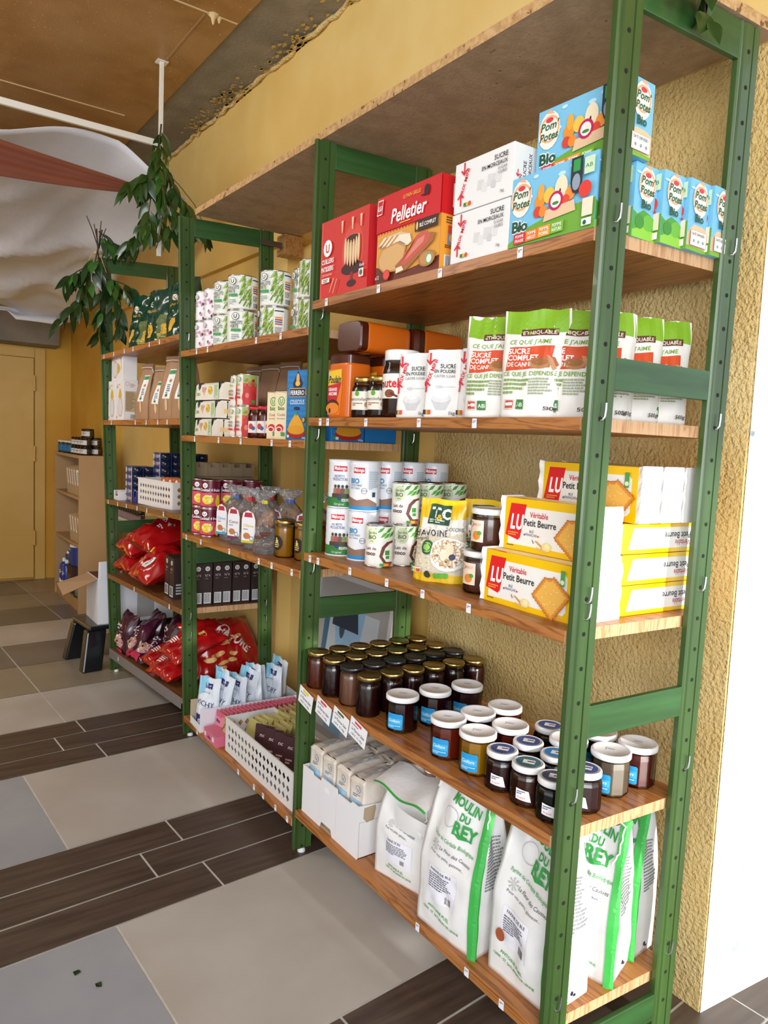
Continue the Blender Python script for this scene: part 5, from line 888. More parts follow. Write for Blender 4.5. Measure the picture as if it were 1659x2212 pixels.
for k in range(5): g.lathe([(.001, -.006), (.023, -.005), (.027, 0), (.023, .005), (.001, .0065)], 18, C('#6a3a26', .7), c=((k % 3-1)*.022, 0, .012+.013*k))
g.obj('biscuits', t); put(t, 'small slumped clear bag of dark chocolate biscuits beside the honey jar', at(1, 2, .062, 1.352), A+.5, gn)
hn = jar('honey_jar', .0345, .121, '#a8680e', '', [('e', -.018, .048, .022, .024, '#14121c'), ('e', -.018, .054, .006, .005, '#e8c860'), ('r', -.026, .046, -.010, .049, '#e8c860'), ('r', -.028, .040, -.008, .043, '#e8c860'), ('r', -.026, .034, -.010, .037, '#e8c860'), ('e', -.018, .062, .003, .003, '#e8c860')], 'jar of honey', lidr=.0345, lidh=.014, neck=.98, lidmat=GOLD, level=.99, fillrough=.2)
put(hn, 'tall amber honey jar with a black round label, fully visible at the board edge', at(1, 2, .082, 1.262), A+.75, 'tall amber honey jars'); put(hn, 'tall amber honey jar half hidden by the second green post', at(1, 2, .108, 1.176), A+.75, 'tall amber honey jars'); put(hn, 'tall amber honey jar behind the visible one, toward the wall', at(1, 2, .172, 1.205), A+.6, 'tall amber honey jars')
dkp = pouch('coffee_pouch', .10, .185, .06, '#1c1418', [('e', .05, .10, .018, .018, '#2a1a1a'), ('l', .03, .06, .04, .02, 3, '#6a4a3a')], 'dark coffee pouch', base=1, sq=3, wr=.008, seed=90, mat=C('#1a1216', .28, 0, .4))
for i in range(4): put(dkp, 'dark coffee pouch in the dim back row above the fruit tins, '+('leftmost', 'second', 'third', 'nearest the wall')[i], at(1, 2, .085+.082*i, 1.930-.012*(i % 2)+(.0 if i else .0)), KK+.1, 'dark coffee pouches') if i > 0 else None
# lowest board: mints carton, sachets, basket
t = empty('display_carton'); tag(t, 'low white carton tray full of mint pouches on the middle bay\'s lowest board', 'display carton'); g = G(); CW2 = C('#e6e6ee', .6)
L_, W2, H2 = .415, .125, .094
g.box(-W2/2, W2/2, 0, L_, 0, .003, CI); g.box(-W2/2, -W2/2+.003, 0, L_, .003, H2, CI); g.box(W2/2-.003, W2/2, 0, L_, .003, H2, CW2); g.box(-W2/2+.003, W2/2-.003, L_-.003, L_, .003, H2, CW2); g.box(-W2/2+.003, W2/2-.003, 0, .003, .003, .03, CW2)
g.obj('carton_tray', t, bev=.0006); t.location = (.004, 1.815, zs(1, 3, 1.8)); t.rotation_euler = (0, 0, A+KK)
def mint(sd):
    it = [('p', [(0, .12), (.03, .12), (.055, .17), (.05, .19), (0, .19)], '#8fd0ee'), ('r', .045, .148, .078, .17, '#28286a'), ('l', .05, .15, .024, .014, 2, '#c9cfee'), ('t', 'PASTILLES', .028, .125, .006, '#3a4a8a', {'w': .04, 'rot': 6}), ('t', 'VICHY', .012, .082, .021, '#28346a', {'w': .080, 'rot': -4}), ('r', .012, .012, .042, .045, '#28286a'), ('e', .034, .018, .014, .009, '#e8eef6'), ('p', [(.05, 0), (.11, 0), (.11, .05), (.07, .03)], '#a9dcf2')]
    return pouch('mint_pouch', .11, .19, .05, '#dfe8f2', it, 'pouch of mints', base=.9, sq=2.6, wr=.009, seed=sd, mat=C('#dfe8f2', .35, 0, .2), widen=lambda t_: 1-.06*t_)
mp_ = [mint(s_) for s_ in (61, 64, 67)]
for i in range(9): put(mp_[i % 3], ('pale blue mint pouch standing at the aisle end of the white tray' if i == 0 else 'pale blue mint pouch in the white tray, number %s back from the aisle' % ('one two three four five six seven eight'.split()[i-1])), (.050+i*.041, 1.812+i*.004*(-1)**i+.004*i, zs(1, 3, 1.8)+.003+(.012*(i % 3) if i else 0)), (R.uniform(-.16, .05) if i else -.1, R.uniform(-.16, .16) if i else 0, A+.30+R.uniform(-.25, .30)), 'pale blue mint pouches')
def sachet(nm_, col, w_, h, cat, it, sd, mat=None): return pouch(nm_, w_, h, .012, col, it, cat, pinch=1, sq=3, wr=.003, seed=sd, mat=mat or C(col, .35), ns=8, nt_=8, artL=.02)
g = G(); t = empty('pink_box'); g.box(-.060, .060, -.028, .028, 0, .040, C('#d9708c', .5)); g.art(face(.12, .056, .04, 'f'), [('r', .006, .012, .022, .028, '#e8e4ee'), ('t', 'alsa', .035, .012, .012, '#2a1a3a', {'w': .03, 'b': .02}), ('r', .08, .012, .098, .030, '#e8e4ee')]); g.obj('carton', t); t['category'] = 'sachet box'
put(t, 'small pink sachet box at the board edge between the mint tray and the basket', at(1, 3, .030, 1.655), A)
t = empty('pink_sachet'); ps = sachet('pink_sachet_', '#d8829a', .066, .088, 'sachet', [('t', 'alsa', .02, .05, .014, '#3a1a2a', {'w': .03, 'b': .02}), ('r', .0, .070, .066, .088, '#c85a74')], 3); ps.name = 'pink_sachet'; bpy.data.objects.remove(t)
bs_ = sachet('beige_sachet', '#c9a878', .060, .088, 'sachet', [('t', 'Levure', .012, .03, .012, '#4a2a1a', {'w': .04, 'rot': 60, 'b': .01}), ('r', .0, .07, .060, .088, '#b08f5e')], 4)
z0 = zs(1, 3, 1.65)
for i in range(20): put(ps, 'pink baking sachet, '+('frontmost, showing its dark lettering' if i == 0 else f'in the long pink row behind the frontmost one') , (.050+i*.0172, 1.706+i*.0006, z0+.002), (-.18, 0, A+.08), 'pink baking sachets in a long row')
for i in range(15): put(bs_, 'beige baking sachet, '+('frontmost, beside the basket corner' if i == 0 else 'in the long beige row behind the frontmost one'), (.048+i*.0225, 1.628, z0+.006), (-.16, 0, A+.08), 'beige baking sachets in a long row')
def basket(lw, wd, hh, cell, wt=.004):
    t = empty('plastic_basket'); t['category'] = 'basket'; MW = C('#e4e2e0', .35)
    def panel(O_, U, V, uw, vh, nu, nv, taper=0):
        g = G(); O_ = Vector(O_); U = Vector(U); V = Vector(V); Nn = U.cross(V).normalized()*.0018
        def P_(u, v, s_): return O_+U*u+V*v+Nn*s_
        fu, fv = .018, .016
        def quad(pts):
            n = len(g.v); k = len(pts); g.v += [tuple(P_(a, b, 0)) for a, b in pts]+[tuple(P_(a, b, 1)) for a, b in pts]; mi = g.m(MW)
            g.f += [tuple(range(n, n+k)), tuple(range(n+k, n+2*k))[::-1]]; g.mi += [mi]*2; g.sm += [False]*2
            for i in range(k): g.f.append((n+i, n+(i+1) % k, n+k+(i+1) % k, n+k+i)); g.mi.append(mi); g.sm.append(False)
        quad([(0, 0), (uw, 0), (uw, fv), (0, fv)]); quad([(0, vh-fv), (uw, vh-fv), (uw, vh), (0, vh)]); quad([(0, fv), (fu, fv), (fu, vh-fv), (0, vh-fv)]); quad([(uw-fu, fv), (uw, fv), (uw, vh-fv), (uw-fu, vh-fv)])
        cw, ch = (uw-2*fu)/nu, (vh-2*fv)/nv
        for i in range(nu):
            for j in range(nv):
                a, b = fu+i*cw, fv+j*ch; c_ = [(a, b), (a+cw, b), (a+cw, b+ch), (a, b+ch)]; k = .80; mx, my = a+cw/2, b+ch/2
                dm = [(mx, my-ch/2*k), (mx+cw/2*k, my), (mx, my+ch/2*k), (mx-cw/2*k, my)]
                for tr in ((c_[0], c_[1], dm[0]), (c_[1], dm[1], dm[0]), (c_[1], c_[2], dm[1]), (c_[2], dm[2], dm[1]), (c_[2], c_[3], dm[2]), (c_[3], dm[3], dm[2]), (c_[3], c_[0], dm[3]), (c_[0], dm[0], dm[3])): quad(tr)
        return g
    nu = round(lw/cell); nv = max(3, round(hh/cell*.75)); nw = round(wd/cell)
    panel((-lw/2, -wd/2, 0), (1, 0, 0), (0, 0, 1), lw, hh, nu, nv).obj('lattice_side', t); panel((lw/2, wd/2, 0), (-1, 0, 0), (0, 0, 1), lw, hh, nu, nv).obj('lattice_side', t)
    panel((-lw/2, wd/2, 0), (0, -1, 0), (0, 0, 1), wd, hh, nw, nv).obj('lattice_end', t); panel((lw/2, -wd/2, 0), (0, 1, 0), (0, 0, 1), wd, hh, nw, nv).obj('lattice_end', t)
    g = G(); g.box(-lw/2, lw/2, -wd/2, wd/2, .001, .003, MW)
    for a, b, c_, d_ in ((-lw/2-.003, lw/2+.003, -wd/2-.003, -wd/2+.002), (-lw/2-.003, lw/2+.003, wd/2-.002, wd/2+.003), (-lw/2-.003, -lw/2+.002, -wd/2+.002, wd/2-.002), (lw/2-.002, lw/2+.003, -wd/2+.002, wd/2-.002)): g.box(a, b, c_, d_, hh-.004, hh+.002, MW)
    g.obj('basket_rim', t); return t
put(basket(.515, .190, .124, .030), 'long white lattice plastic basket of baking goods on the lowest middle board', at(1, 3, .118, 1.300), A, None)
zb = zs(1, 3, 1.3)+.004
yc = sachet('clear_sachet', '', .075, .125, 'clear sachet', [], 8, thin('yellow_film', '#f2ecc2', gloss=.35, body=.5, bodycol='#d9cb82', wrinkle=40, rough=.12))
for i in range(16): put(yc, 'clear sachet of pale yellow noodles leaning in the long basket'+(', the front bundle' if i < 3 else ''), (.055+(i % 8)*.022+(.01 if i > 7 else 0), 1.455-(i//8)*.085-(i % 8)*.002, zb+.012+.004*(i % 3)), (-.3, 0, A+.12), 'clear pale yellow sachets')
dch = carton('chocolate_bar', .075, .010, .150, '#3a1418', {'f': [('t', 'noir', .02, .11, .014, '#e8d8c8', {'w': .035, 'sk': .2}), ('l', .015, .06, .045, .02, 2, '#c9a08a')], 'r': [('r', 0, 0, .01, .15, '#c98a3a')]}, 'bar of chocolate')
for i in range(5): put(dch, 'dark chocolate bar standing in the basket, '+('nearest the yellow sachets', 'second', 'third', 'fourth', 'last before the kraft bundle')[i], (.065+.012*i, 1.345-.046*i, zb+.001), (-.12, 0, A+.55), 'dark chocolate bars')
kb2 = carton('kraft_bundle', .09, .05, .165, '#a07c5c', {'f': [('r', .006*i+.002, .12, .006*i+.004, .165, '#7a5a40') for i in range(14)]}, 'bundle of kraft sachets'); put(kb2, 'upright bundle of brown kraft sachets in the basket beside the green post', (.135, 1.13, zb), A+.4)
rp = sachet('red_packet', '#a83224', .07, .09, 'small red packet', [('r', .01, .03, .06, .045, '#efe6dc'), ('l', .02, .06, .03, .012, 2, '#efe6dc')], 12)
for i in range(4): put(rp, 'small red packet lying at the post end of the basket, '+('lowest', 'left', 'right', 'top')[i], (.065+.03*(i % 2), 1.12-.018*i, zb+.004+.012*i), (-1.1, .2*i, A+.3*i), 'small red packets in the basket')
# framed picture behind
t = empty('framed_picture'); tag(t, 'white framed blue seascape picture leaning on the wall behind the second green frame', 'framed picture'); g = G()
FRM = C('#dcdad8', .5)
for a, b, c_, d_ in ((-.26, .26, 0, .02), (-.26, .26, .62, .64), (-.26, -.24, .02, .62), (.24, .26, .02, .62)): g.box(a, b, -.012, .008, c_, d_, FRM)
g.obj('picture_frame', t); g = G(); g.box(-.24, .24, -.004, .004, .02, .62, C('#a9a6a2', .6))
g.art(ref(-.24, -.004, .02, (1, 0, 0), (0, 0, 1), (0, -1, 0)), [('r', .06, .03, .42, .50, '#8fb8d8'), ('p', [(.06, .03), (.15, .03), (.17, .30), (.12, .5), (.06, .5)], '#b9c4cc'), ('p', [(.06, .1), (.085, .1), (.10, .5), (.06, .5)], '#3f6a86'), ('p', [(.27, .03), (.42, .03), (.42, .5), (.33, .5), (.3, .28), (.26, .2)], '#c3ccd2'), ('e', .13, .27, .008, .05, '#23384c'), ('e', .13, .19, .014, .06, '#3a5468'), ('e', .36, .26, .016, .07, '#3a5468'), ('e', .19, .44, .02, .06, '#3a4c5c'), ('p', [(.12, .42), (.3, .42), (.28, .5), (.12, .5)], '#1f3448'), ('e', .28, .30, .006, .010, '#1c2c3c')], L=.1)
g.obj('picture_print', t); t.location = (.375, 1.38, zs(1, 3, 1.3)+.002); t.rotation_euler = (-.115, 0, A)
# ================================================================ FAR BAY
GLOS = C('#0b3a28', .2, 0, .5)
def pasta(sd, w_=.21, h=.27):
    it = [('e', w_*.3, h*.76, .013, .014, '#e8dcc8'), ('t', 'U', w_*.3, h*.76-.007, .012, '#8a4a2a', {'al': 'c', 'b': .03}), ('t', 'PENNE RIGATE', w_*.16, h*.62, .011, '#d9b24a', {'w': .075, 'b': .01}), ('e', w_*.32, h*.3, .03, .03, '#c99a2c'), ('p', [(w_*.2, h*.2), (w_*.34, h*.18), (w_*.44, h*.36), (w_*.28, h*.42)], '#dfae3a'), ('r', w_*.6, h*.12, w_*.92, h*.55, '#5a6a34'), ('p', [(w_*.68, h*.2), (w_*.88, h*.24), (w_*.88, h*.42), (w_*.68, h*.38)], '#e0a92c'), ('l', w_*.62, h*.14, w_*.26, h*.1, 4, '#e0c25a')]
    return pouch('pasta_bag', w_, h, .10, '', it, 'bag of pasta', pinch=0, base=1, sq=2.2, wr=.016, seed=sd, mat=GLOS, widen=lambda t: 1-.12*t)
pb = [pasta(101), pasta(105)]
for i, (x, y, rz, lean, lb) in enumerate(((.060, 2.72, .3, .12, 'glossy dark green pasta bag standing left, partly behind the leaves'), (.075, 2.50, .35, -.05, 'glossy dark green pasta bag with a pictured yellow shape, middle of the far top board'), (.085, 2.22, .45, -.35, 'glossy dark green pasta bag leaning by the third green post'), (.24, 2.55, .3, 0, 'glossy dark green pasta bag in the back behind the middle one'), (.25, 2.14, .2, .1, 'glossy dark green pasta bag half seen through the third frame'))):
    put(pb[i % 2], lb, at(2, 0, x, y), (lean*.3, lean*.5, A+rz), 'glossy dark green pasta bags')
def rice():
    q = random.Random(3); it = [('e', .066, .060, .040, .044, '#b98a5a'), ('e', .066, .060, .036, .040, '#dcdadd'), ('p', [(.035, .105), (.09, .105), (.08, .135), (.062, .15), (.045, .13)], '#d9b23a'), ('l', .02, .15, .05, .02, 2, '#e3cf9a'), ('e', .018, .155, .006, .006, '#c9826a'), ('r', .01, .01, .018, .018, '#8a3a2a')]
    return carton('rice_box', .118, .066, .187, '#e9e6e6', {'f': it, 'r': [('o', .018, .168, .009, .0015, '#c9826a'), ('r', .008, .04, .056, .135, '#c3ac84'), ('l', .011, .045, .042, .085, 12, '#8a7450'), ('b', .03, .006, .026, .024), ('l', .03, .152, .026, .018, 3, '#c9a08a')]}, 'box of rice')
rb = rice(); gn = 'white rice boxes'
put(rb, 'white rice box with a pictured bowl, left one standing on the far board', at(2, 1, -.026, 2.826), A, gn); pass
rb2 = put(rb, 'white rice box with a pictured bowl, right one with its tan side panel showing', at(2, 1, -.022, 2.702), A, gn)
put(rb, 'white rice box lying on its side across the two standing ones', at(2, 1, -.020, 2.855, dz=.247), (0, math.pi/2, A), gn)
put(rb, 'white rice box hidden behind the right standing one', at(2, 1, .055, 2.702), A, gn)
kl = [kraft(111, True, .105, .235), kraft(115, True, .105, .26)]
for i, (x, y, rz, s_, lb) in enumerate(((.030, 2.55, .25, 1, 'labelled kraft paper bag right beside the white rice boxes'), (.035, 2.385, .35, .82, 'short labelled kraft paper bag with crumpled front, second of the far row'), (.048, 2.255, .30, 1.05, 'tall labelled kraft paper bag with an oval window, third of the far row'), (.045, 2.095, .35, .97, 'labelled kraft paper bag nearest the third green post'), (.17, 2.42, .2, 1, 'kraft paper bag in the second line behind the labelled ones'))):
    put(kl[i % 2], lb, at(2, 1, x, y), A+rz, 'labelled kraft bags on the far board', scale=s_)
# fish tins and basket
def multitin(n_=5):
    g = G(); h_ = .0335; BLUE = C('#1c3a78', .35); NAVY = C('#141d34', .25, 0, .3)
    g.box(-.052, .052, -.05, .05, 0, h_, BLUE); fm = face(.104, .10, h_, 'f')
    g.art(fm, [('e', .008, .016, .010, .014, '#d9cdb8'), ('o', .030, .017, .005, .001, '#fff'), ('l', .042, .008, .018, .018, 3, '#dfe6f4'), ('r', .064, .010, .074, .024, '#e6e6ee'), ('e', .088, .016, .009, .014, '#a8503a'), ('e', .09, .02, .005, .005, '#e8d8c8'), ('r', .0985, 0, .104, h_, '#e9e3d8')])
    for j in range(2): g.lathe([(.0, .001), (.022, .001), (.022, h_-.001), (.0, h_-.001)], 20, NAVY, c=(.053, -.025+.05*j, 0))
    o = g.obj('tin_multipack'); o['category'] = 'pack of tins'; return o
mt_ = multitin(); gn = 'blue sleeved packs of small fish tins'
for k in range(5): put(mt_, ('lowest', 'second', 'third', 'fourth', 'topmost')[k]+' blue sleeved fish tin pack of the front pile on the far board', at(2, 2, .045, 2.715, dz=.034*k), A, gn)
for k in range(7): put(mt_, 'blue sleeved fish tin pack in the taller pile behind, '+('lowest', 'second up', 'third up', 'fourth up', 'fifth up', 'sixth up', 'topmost')[k], at(2, 2, .150, 2.630, dz=.034*k), A, gn)
for k in range(7): put(mt_, 'blue sleeved fish tin pack in the back right pile, '+('lowest', 'second up', 'third up', 'fourth up', 'fifth up', 'sixth up', 'topmost')[k], at(2, 2, .255, 2.56, dz=.034*k), A, gn)
def openbox(nm_, w_, d, h, col, inner, cut=.55):
    g = G(); g.box(-w_/2, w_/2, -d/2, d/2, 0, .002, col); g.box(-w_/2, w_/2, d/2-.002, d/2, .002, h, col); g.box(-w_/2, -w_/2+.002, -d/2, d/2-.002, .002, h, col); g.box(w_/2-.002, w_/2, -d/2, d/2-.002, .002, h, col)
    g.box(-w_/2+.002, -w_/2+w_*.25, -d/2, -d/2+.002, .002, h, col); g.box(w_/2-w_*.25, w_/2-.002, -d/2, -d/2+.002, .002, h, col); g.box(-w_/2+w_*.25, w_/2-w_*.25, -d/2, -d/2+.002, .002, h*(1-cut), col); g.box(-w_/2+.004, w_/2-.004, -d/2+.006, d/2-.006, .002, h*.5, inner)
    o = g.obj(nm_); o['category'] = 'small display box'; return o
put(openbox('display_box', .095, .10, .045, '#e6e2e4', '#4a4038'), 'small open white display box at the far left end of the tin board', at(2, 2, .020, 2.835), A); put(openbox('display_box', .062, .09, .052, '#2a2f7a', '#a0825a'), 'small open navy display box between the fish tins and the white basket', at(2, 2, .040, 2.618), A)
put(basket(.345, .175, .118, .030), 'short white lattice plastic basket of small cartons on the far board', at(2, 2, .098, 2.385), A+.12)
kx = carton('spice_carton', .055, .055, .125, '#b98a5c', {'f': [('r', .0, .085, .055, .125, '#c9602a'), ('e', .0275, .105, .012, .013, '#ffffff'), ('t', 'U', .0275, .099, .012, '#c9602a', {'al': 'c', 'b': .02}), ('l', .008, .02, .038, .05, 6, '#8a5a34')], 'r': [('l', .008, .02, .038, .07, 8, '#8a6a44'), ('r', 0, .085, .02, .125, '#e9dcc4')]}, 'small carton')
for i in range(4): put(kx, 'small brown and orange carton standing in the short basket, '+('leftmost', 'second', 'third', 'nearest the green post')[i], at(2, 2, .085+.008*i, 2.40-.060*i, dz=.0045), A+.15, 'small cartons in the short basket')
wb = openbox('egg_tray', .052, .10, .055, '#8f7a5e', '#cfc8bc', .3)
g = G(); g.box(-.13, .13, -.09, .09, 0, .15, C('#86705a', .7)); pl_ = g.obj('brown_carton'); tag(pl_, 'low brown carton behind the fruit tins carrying small open trays', 'carton'); pl_.location = at(2, 2, .215, 2.16); pl_.rotation_euler = (0, 0, KK)
for i in range(5): put(wb, 'small open cardboard tray of pale goods on the brown carton, '+('leftmost', 'second', 'third', 'fourth', 'rightmost')[i], at(2, 2, .110+.053*i, 2.125, dz=.1505), KK, 'small cardboard trays')
# red packets and pasta boxes
REDG = C('#a80f14', .2, 0, .6)
def redbag(sd, w_, h, d, art_):
    return pouch('snack_bag', w_, h, d, '', art_, 'bag of snacks', pinch=1, sq=2.4, wr=.02, seed=sd, mat=REDG, artL=.02)
shp = [('e', .06, .06, .025, .02, '#c9824a'), ('p', [(.02, .10), (.06, .115), (.055, .135), (.022, .125)], '#e8d800'), ('r', .09, .04, .125, .10, '#e9e4dc'), ('l', .093, .045, .028, .05, 6, '#444')]
r1 = redbag(121, .17, .21, .10, shp); r2 = redbag(127, .24, .34, .13, [('t', 'NA', .14, .24, .04, '#f0e6e6', {'w': .05, 'b': .04, 'rot': -20}), ('p', [(.05, .15), (.11, .17), (.1, .19), (.05, .18)], '#eee9e6'), ('e', .10, .26, .018, .01, '#d9a860'), ('l', .12, .1, .06, .02, 2, '#eee'), ('e', .18, .16, .02, .018, '#c99a9a')])
gn = 'glossy red snack bags on the fourth far board'
for i, (p_, x, y, dz, rot, lb) in enumerate(((r1, -.02, 2.80, .045, (-1.42, .0, A+.12), 'red snack bag with a yellow flash, lowest at the far left of the pile'), (r1, -.01, 2.62, .045, (-1.40, .0, A-.1), 'red snack bag with a yellow flash, lowest in the middle of the pile'), (r1, -.045, 2.43, .05, (-1.05, .1, A+.15), 'red snack bag slumped over the board edge next to the dark pasta boxes'), (r1, -.02, 2.76, .135, (-1.25, .15, A+.1), 'red snack bag on top at the far left, its white label up'), (r2, .0, 2.60, .185, (-1.33, .1, A+.15), 'large red snack bag lying across the top of the pile'), (r1, .17, 2.70, .05, (-1.42, .0, A+.1), 'red snack bag at the back of the pile by the wall'))):
    put(p_, lb, at(2, 3, x, y, dz=dz), rot, gn, scale=1.12 if p_ is r1 else 1)
def n4(w_, d): return carton('pasta_box', w_, d, .178, '#2e1c1a', {'f': Ulogo(w_/2, .155, min(.010, w_*.34), '#e8e0dc', '#e8e0dc', '#2e1c1a')+[('t', 'N°4', w_/2, .122, .011, '#cfc2bc', {'al': 'c', 'w': min(.02, w_*.7)}), ('l', w_*.2, .112, w_*.6, .004, 1, '#9a8a84'), ('b', w_*.12, .010, w_*.76, .045)], 'r': [('p', [(d*.3, 0), (d, 0), (d, .12), (d*.7, .135), (d*.45, .09)], '#8a7a76'), ('l', .01, .02, d*.3, .05, 4, '#bbb')]}, 'box of pasta')
pn = n4(.055, .14)
for i, (y, x) in enumerate(((2.265, .105), (2.19, .10))): put(pn, 'dark brown pasta box facing the aisle, '+('left one beside the red bags', 'right one against the third green post')[i], at(2, 3, x, y), A, 'dark pasta boxes facing the aisle')
ps2 = n4(.0385, .11)
for i in range(8): put(ps2, 'dark brown pasta box seen through the third frame, '+('first', 'second', 'third', 'fourth', 'fifth', 'sixth', 'seventh', 'eighth')[i]+' spine from the front post', at(2, 3, .082+.0415*i, 2.062-.0025*i), KK+(-.05 if i % 2 else 0), 'dark pasta boxes seen through the frame')
# lowest far board
PUR = C('#3c0f26', .25, 0, .5)
nuts = [('e', .06, .055, .038, .035, '#c88aa6')]; q = random.Random(1)
for _ in range(26): nuts.append(('e', .06+q.uniform(-.028, .028), .05+q.uniform(-.026, .026), .006, .005, q.choice(('#e3cf9e', '#cdb07a', '#efe2c0', '#b08a6a'))))
nuts += [('p', [(.01, .0), (.11, .0), (.1, .02), (.02, .02)], '#b8204a'), ('o', .025, .135, .008, .002, '#f0e8ee'), ('t', 'Melange', .036, .13, .010, '#f0e8ee', {'w': .04, 'b': .02}), ('t', 'apero', .036, .117, .010, '#f0e8ee', {'w': .03, 'b': .02}), ('l', .06, .1, .04, .012, 2, '#c9b8c4'), ('t', '3,2', .08, .085, .012, '#ffffff', {'w': .018, 'b': .02})]
nb = pouch('nut_bag', .135, .20, .07, '', nuts, 'bag of nuts', pinch=1, sq=2.3, wr=.014, seed=131, mat=PUR, artL=.02); gn = 'burgundy nut mix bags'
for i, (x, y, dz, rot, lb) in enumerate(((-.005, 2.79, .004, (-.22, .1, A+.15), 'burgundy nut mix bag standing leftmost on the lowest far board'), (.0, 2.65, .02, (-.7, -.25, A+.2), 'burgundy nut mix bag leaning, second from the left'), (-.02, 2.54, .035, (-1.3, .2, A+.1), 'burgundy nut mix bag fallen forward over the board edge'), (.13, 2.56, .02, (-.35, .2, A-.1), 'burgundy nut mix bag standing behind the fallen one'), (.20, 2.40, .02, (-.4, .0, A+.3), 'burgundy nut mix bag near the third green post'), (.11, 2.74, .01, (-.3, 0, A), 'burgundy nut mix bag in the second line at the left'))):
    put(nb, lb, at(2, 4, x, y, dz=dz), rot, gn)
chips = [('t', 'NATURE', .13, .20, .042, '#f2e8e4', {'w': .17, 'rot': -50, 'b': .03}), ('o', .18, .21, .022, .006, '#e8d8d4')]
for _ in range(16): a, b = q.uniform(.02, .22), q.uniform(.02, .2); chips.append(('e', a, b, q.uniform(.014, .026), q.uniform(.006, .011), q.choice(('#d9a45c', '#c98a44', '#e3ba7a'))))
r3 = redbag(141, .19, .25, .09, [('r', .02, .12, .06, .15, '#e9e0d8'), ('r', .07, .09, .10, .13, '#d9b890'), ('l', .02, .05, .06, .04, 4, '#efe6dc'), ('e', .13, .17, .03, .015, '#d9a45c')]); r4 = redbag(149, .33, .30, .12, chips)
gn = 'glossy red snack bags on the lowest far board'
for i, (p_, x, y, dz, rot, lb) in enumerate(((r3, .0, 2.40, .035, (-1.35, .1, A+.1), 'red snack bag lying left, next to the silver corner'), (r3, -.015, 2.22, .035, (-1.30, .0, A+.25), 'red snack bag with white panels, sliding over the grey front strip'), (r3, .02, 2.20, .115, (-1.2, .1, A+.1), 'red snack bag on top beside the third green post'), (r4, .275, 2.085, .03, (-.85, 0, .05), 'big red crisps bag seen through the third frame'))):
    put(p_, lb, at(2, 4, x, y, dz=dz), rot, gn)
# ================================================================ behind the far frame
BLK = C('#14171c', .3, 0, .3)
t = empty('step_stool'); tag(t, 'black plastic step stool on the floor behind the farthest green frame', 'stool')
g = G(); g.box(-.16, .30, -.13, .13, .205, .228, BLK); g.obj('stool_top', t, bev=.006)
for sx in (-1, 1):
    for sy in (-1, 1):
        g = G(); cx = .07+sx*.19; lo = [(cx+sx*.035-.05, sy*.135-.03, 0), (cx+sx*.035+.05, sy*.135-.03, 0), (cx+sx*.035+.05, sy*.135+.03, 0), (cx+sx*.035-.05, sy*.135+.03, 0)]; hi = [(cx-.05, sy*.10-.03, .205), (cx+.05, sy*.10-.03, .205), (cx+.05, sy*.10+.03, .205), (cx-.05, sy*.10+.03, .205)]
        g.hexa(lo, hi, BLK); g.obj('leg', t, bev=.008)
t.location = (.03, 3.13, 0); t.rotation_euler = (0, 0, .1)
t = empty('white_carton'); tag(t, 'opened white carton with a brown flap, standing on the black step stool', 'carton'); g = G(); WC = C('#e6e9f2', .5); TAN = C('#b08f6c', .8)
g.box(-.10, .40, -.12, .12, 0, .235, WC); g.box(-.092, .392, -.112, .112, .236, .238, C('#5a1420')); g.art(ref(-.10, -.12, 0, (1, 0, 0), (0, 0, 1), (0, -1, 0)), [('r', .2, .02, .29, .2, '#a9a6a4'), ('r', 0, .0, .5, .003, '#c9ccd6')]); g.obj('carton_body', t)
g = G(); g.hexa([(-.10, -.12, .235), (-.09, -.122, .235), (.02, -.122, .235), (.02, -.118, .235)], [(-.10, -.13, .33), (-.09, -.132, .33), (.02, -.134, .335), (.02, -.13, .335)], WC); g.obj('front_flap', t)
g = G(); g.add([(-.10, -.11, .235), (-.10, .10, .235), (-.25, .11, .19), (-.26, -.09, .165)], [(0, 1, 2, 3)], TAN); g.add([(-.102, -.11, .233), (-.102, .10, .233), (-.252, .11, .187), (-.262, -.09, .162)], [(3, 2, 1, 0)], TAN); g.obj('side_flap', t)['label'] = 'brown cardboard flap'
t.location = (.03, 3.13, .2285)
# bookcase
MEL = noisy('beige_melamine', '#b08c62', '#ba976c', 3, rough=.5, c3='#a8845a')
t = empty('low_bookcase'); tag(t, 'low beige bookcase by the back wall holding kraft packets and blue bottles', 'bookcase')
bx0, bx1, by0, by1, bh = .098, .312, 4.20, 4.97, 1.052; T_ = .019
for nm_, a in (('side_panel', (bx0, bx1, by0, by0+T_, 0, bh-T_)), ('side_panel', (bx0, bx1, by1-T_, by1, 0, bh-T_)), ('top_board', (bx0-.004, bx1, by0, by1, bh-T_, bh)), ('back_panel', (bx1-.004, bx1, by0+T_, by1-T_, .04, bh-T_)), ('shelf_panel', (bx0+.004, bx1-.005, by0+T_, by1-T_, .758, .777)), ('shelf_panel', (bx0+.004, bx1-.005, by0+T_, by1-T_, .437, .456)), ('shelf_panel', (bx0+.004, bx1-.005, by0+T_, by1-T_, .062, .081)), ('plinth', (bx0+.012, bx0+.026, by0+T_, by1-T_, 0, .061))):
    g = G(); g.box(*a, MEL)
    if nm_ == 'side_panel' and a[2] > 4.5:
        for z_ in [.15+.064*k for k in range(12)]: g.lathe([(.0035, 0), (.0035, .0006)], 8, DARK, c=(bx0+.03, a[2]-.0006, z_))
    g.obj(nm_, t, bev=.0008)
kp = carton('kraft_packet', .11, .045, .185, '#a98c68', {'f': [('r', .015, .07, .095, .175, '#e3ddd4'), ('l', .02, .09, .07, .07, 6, '#8a7f74'), ('r', .03, .02, .06, .06, '#5a4a36')], 'r': [('r', 0, .10, .045, .185, '#e0d8cc')]}, 'kraft packet')
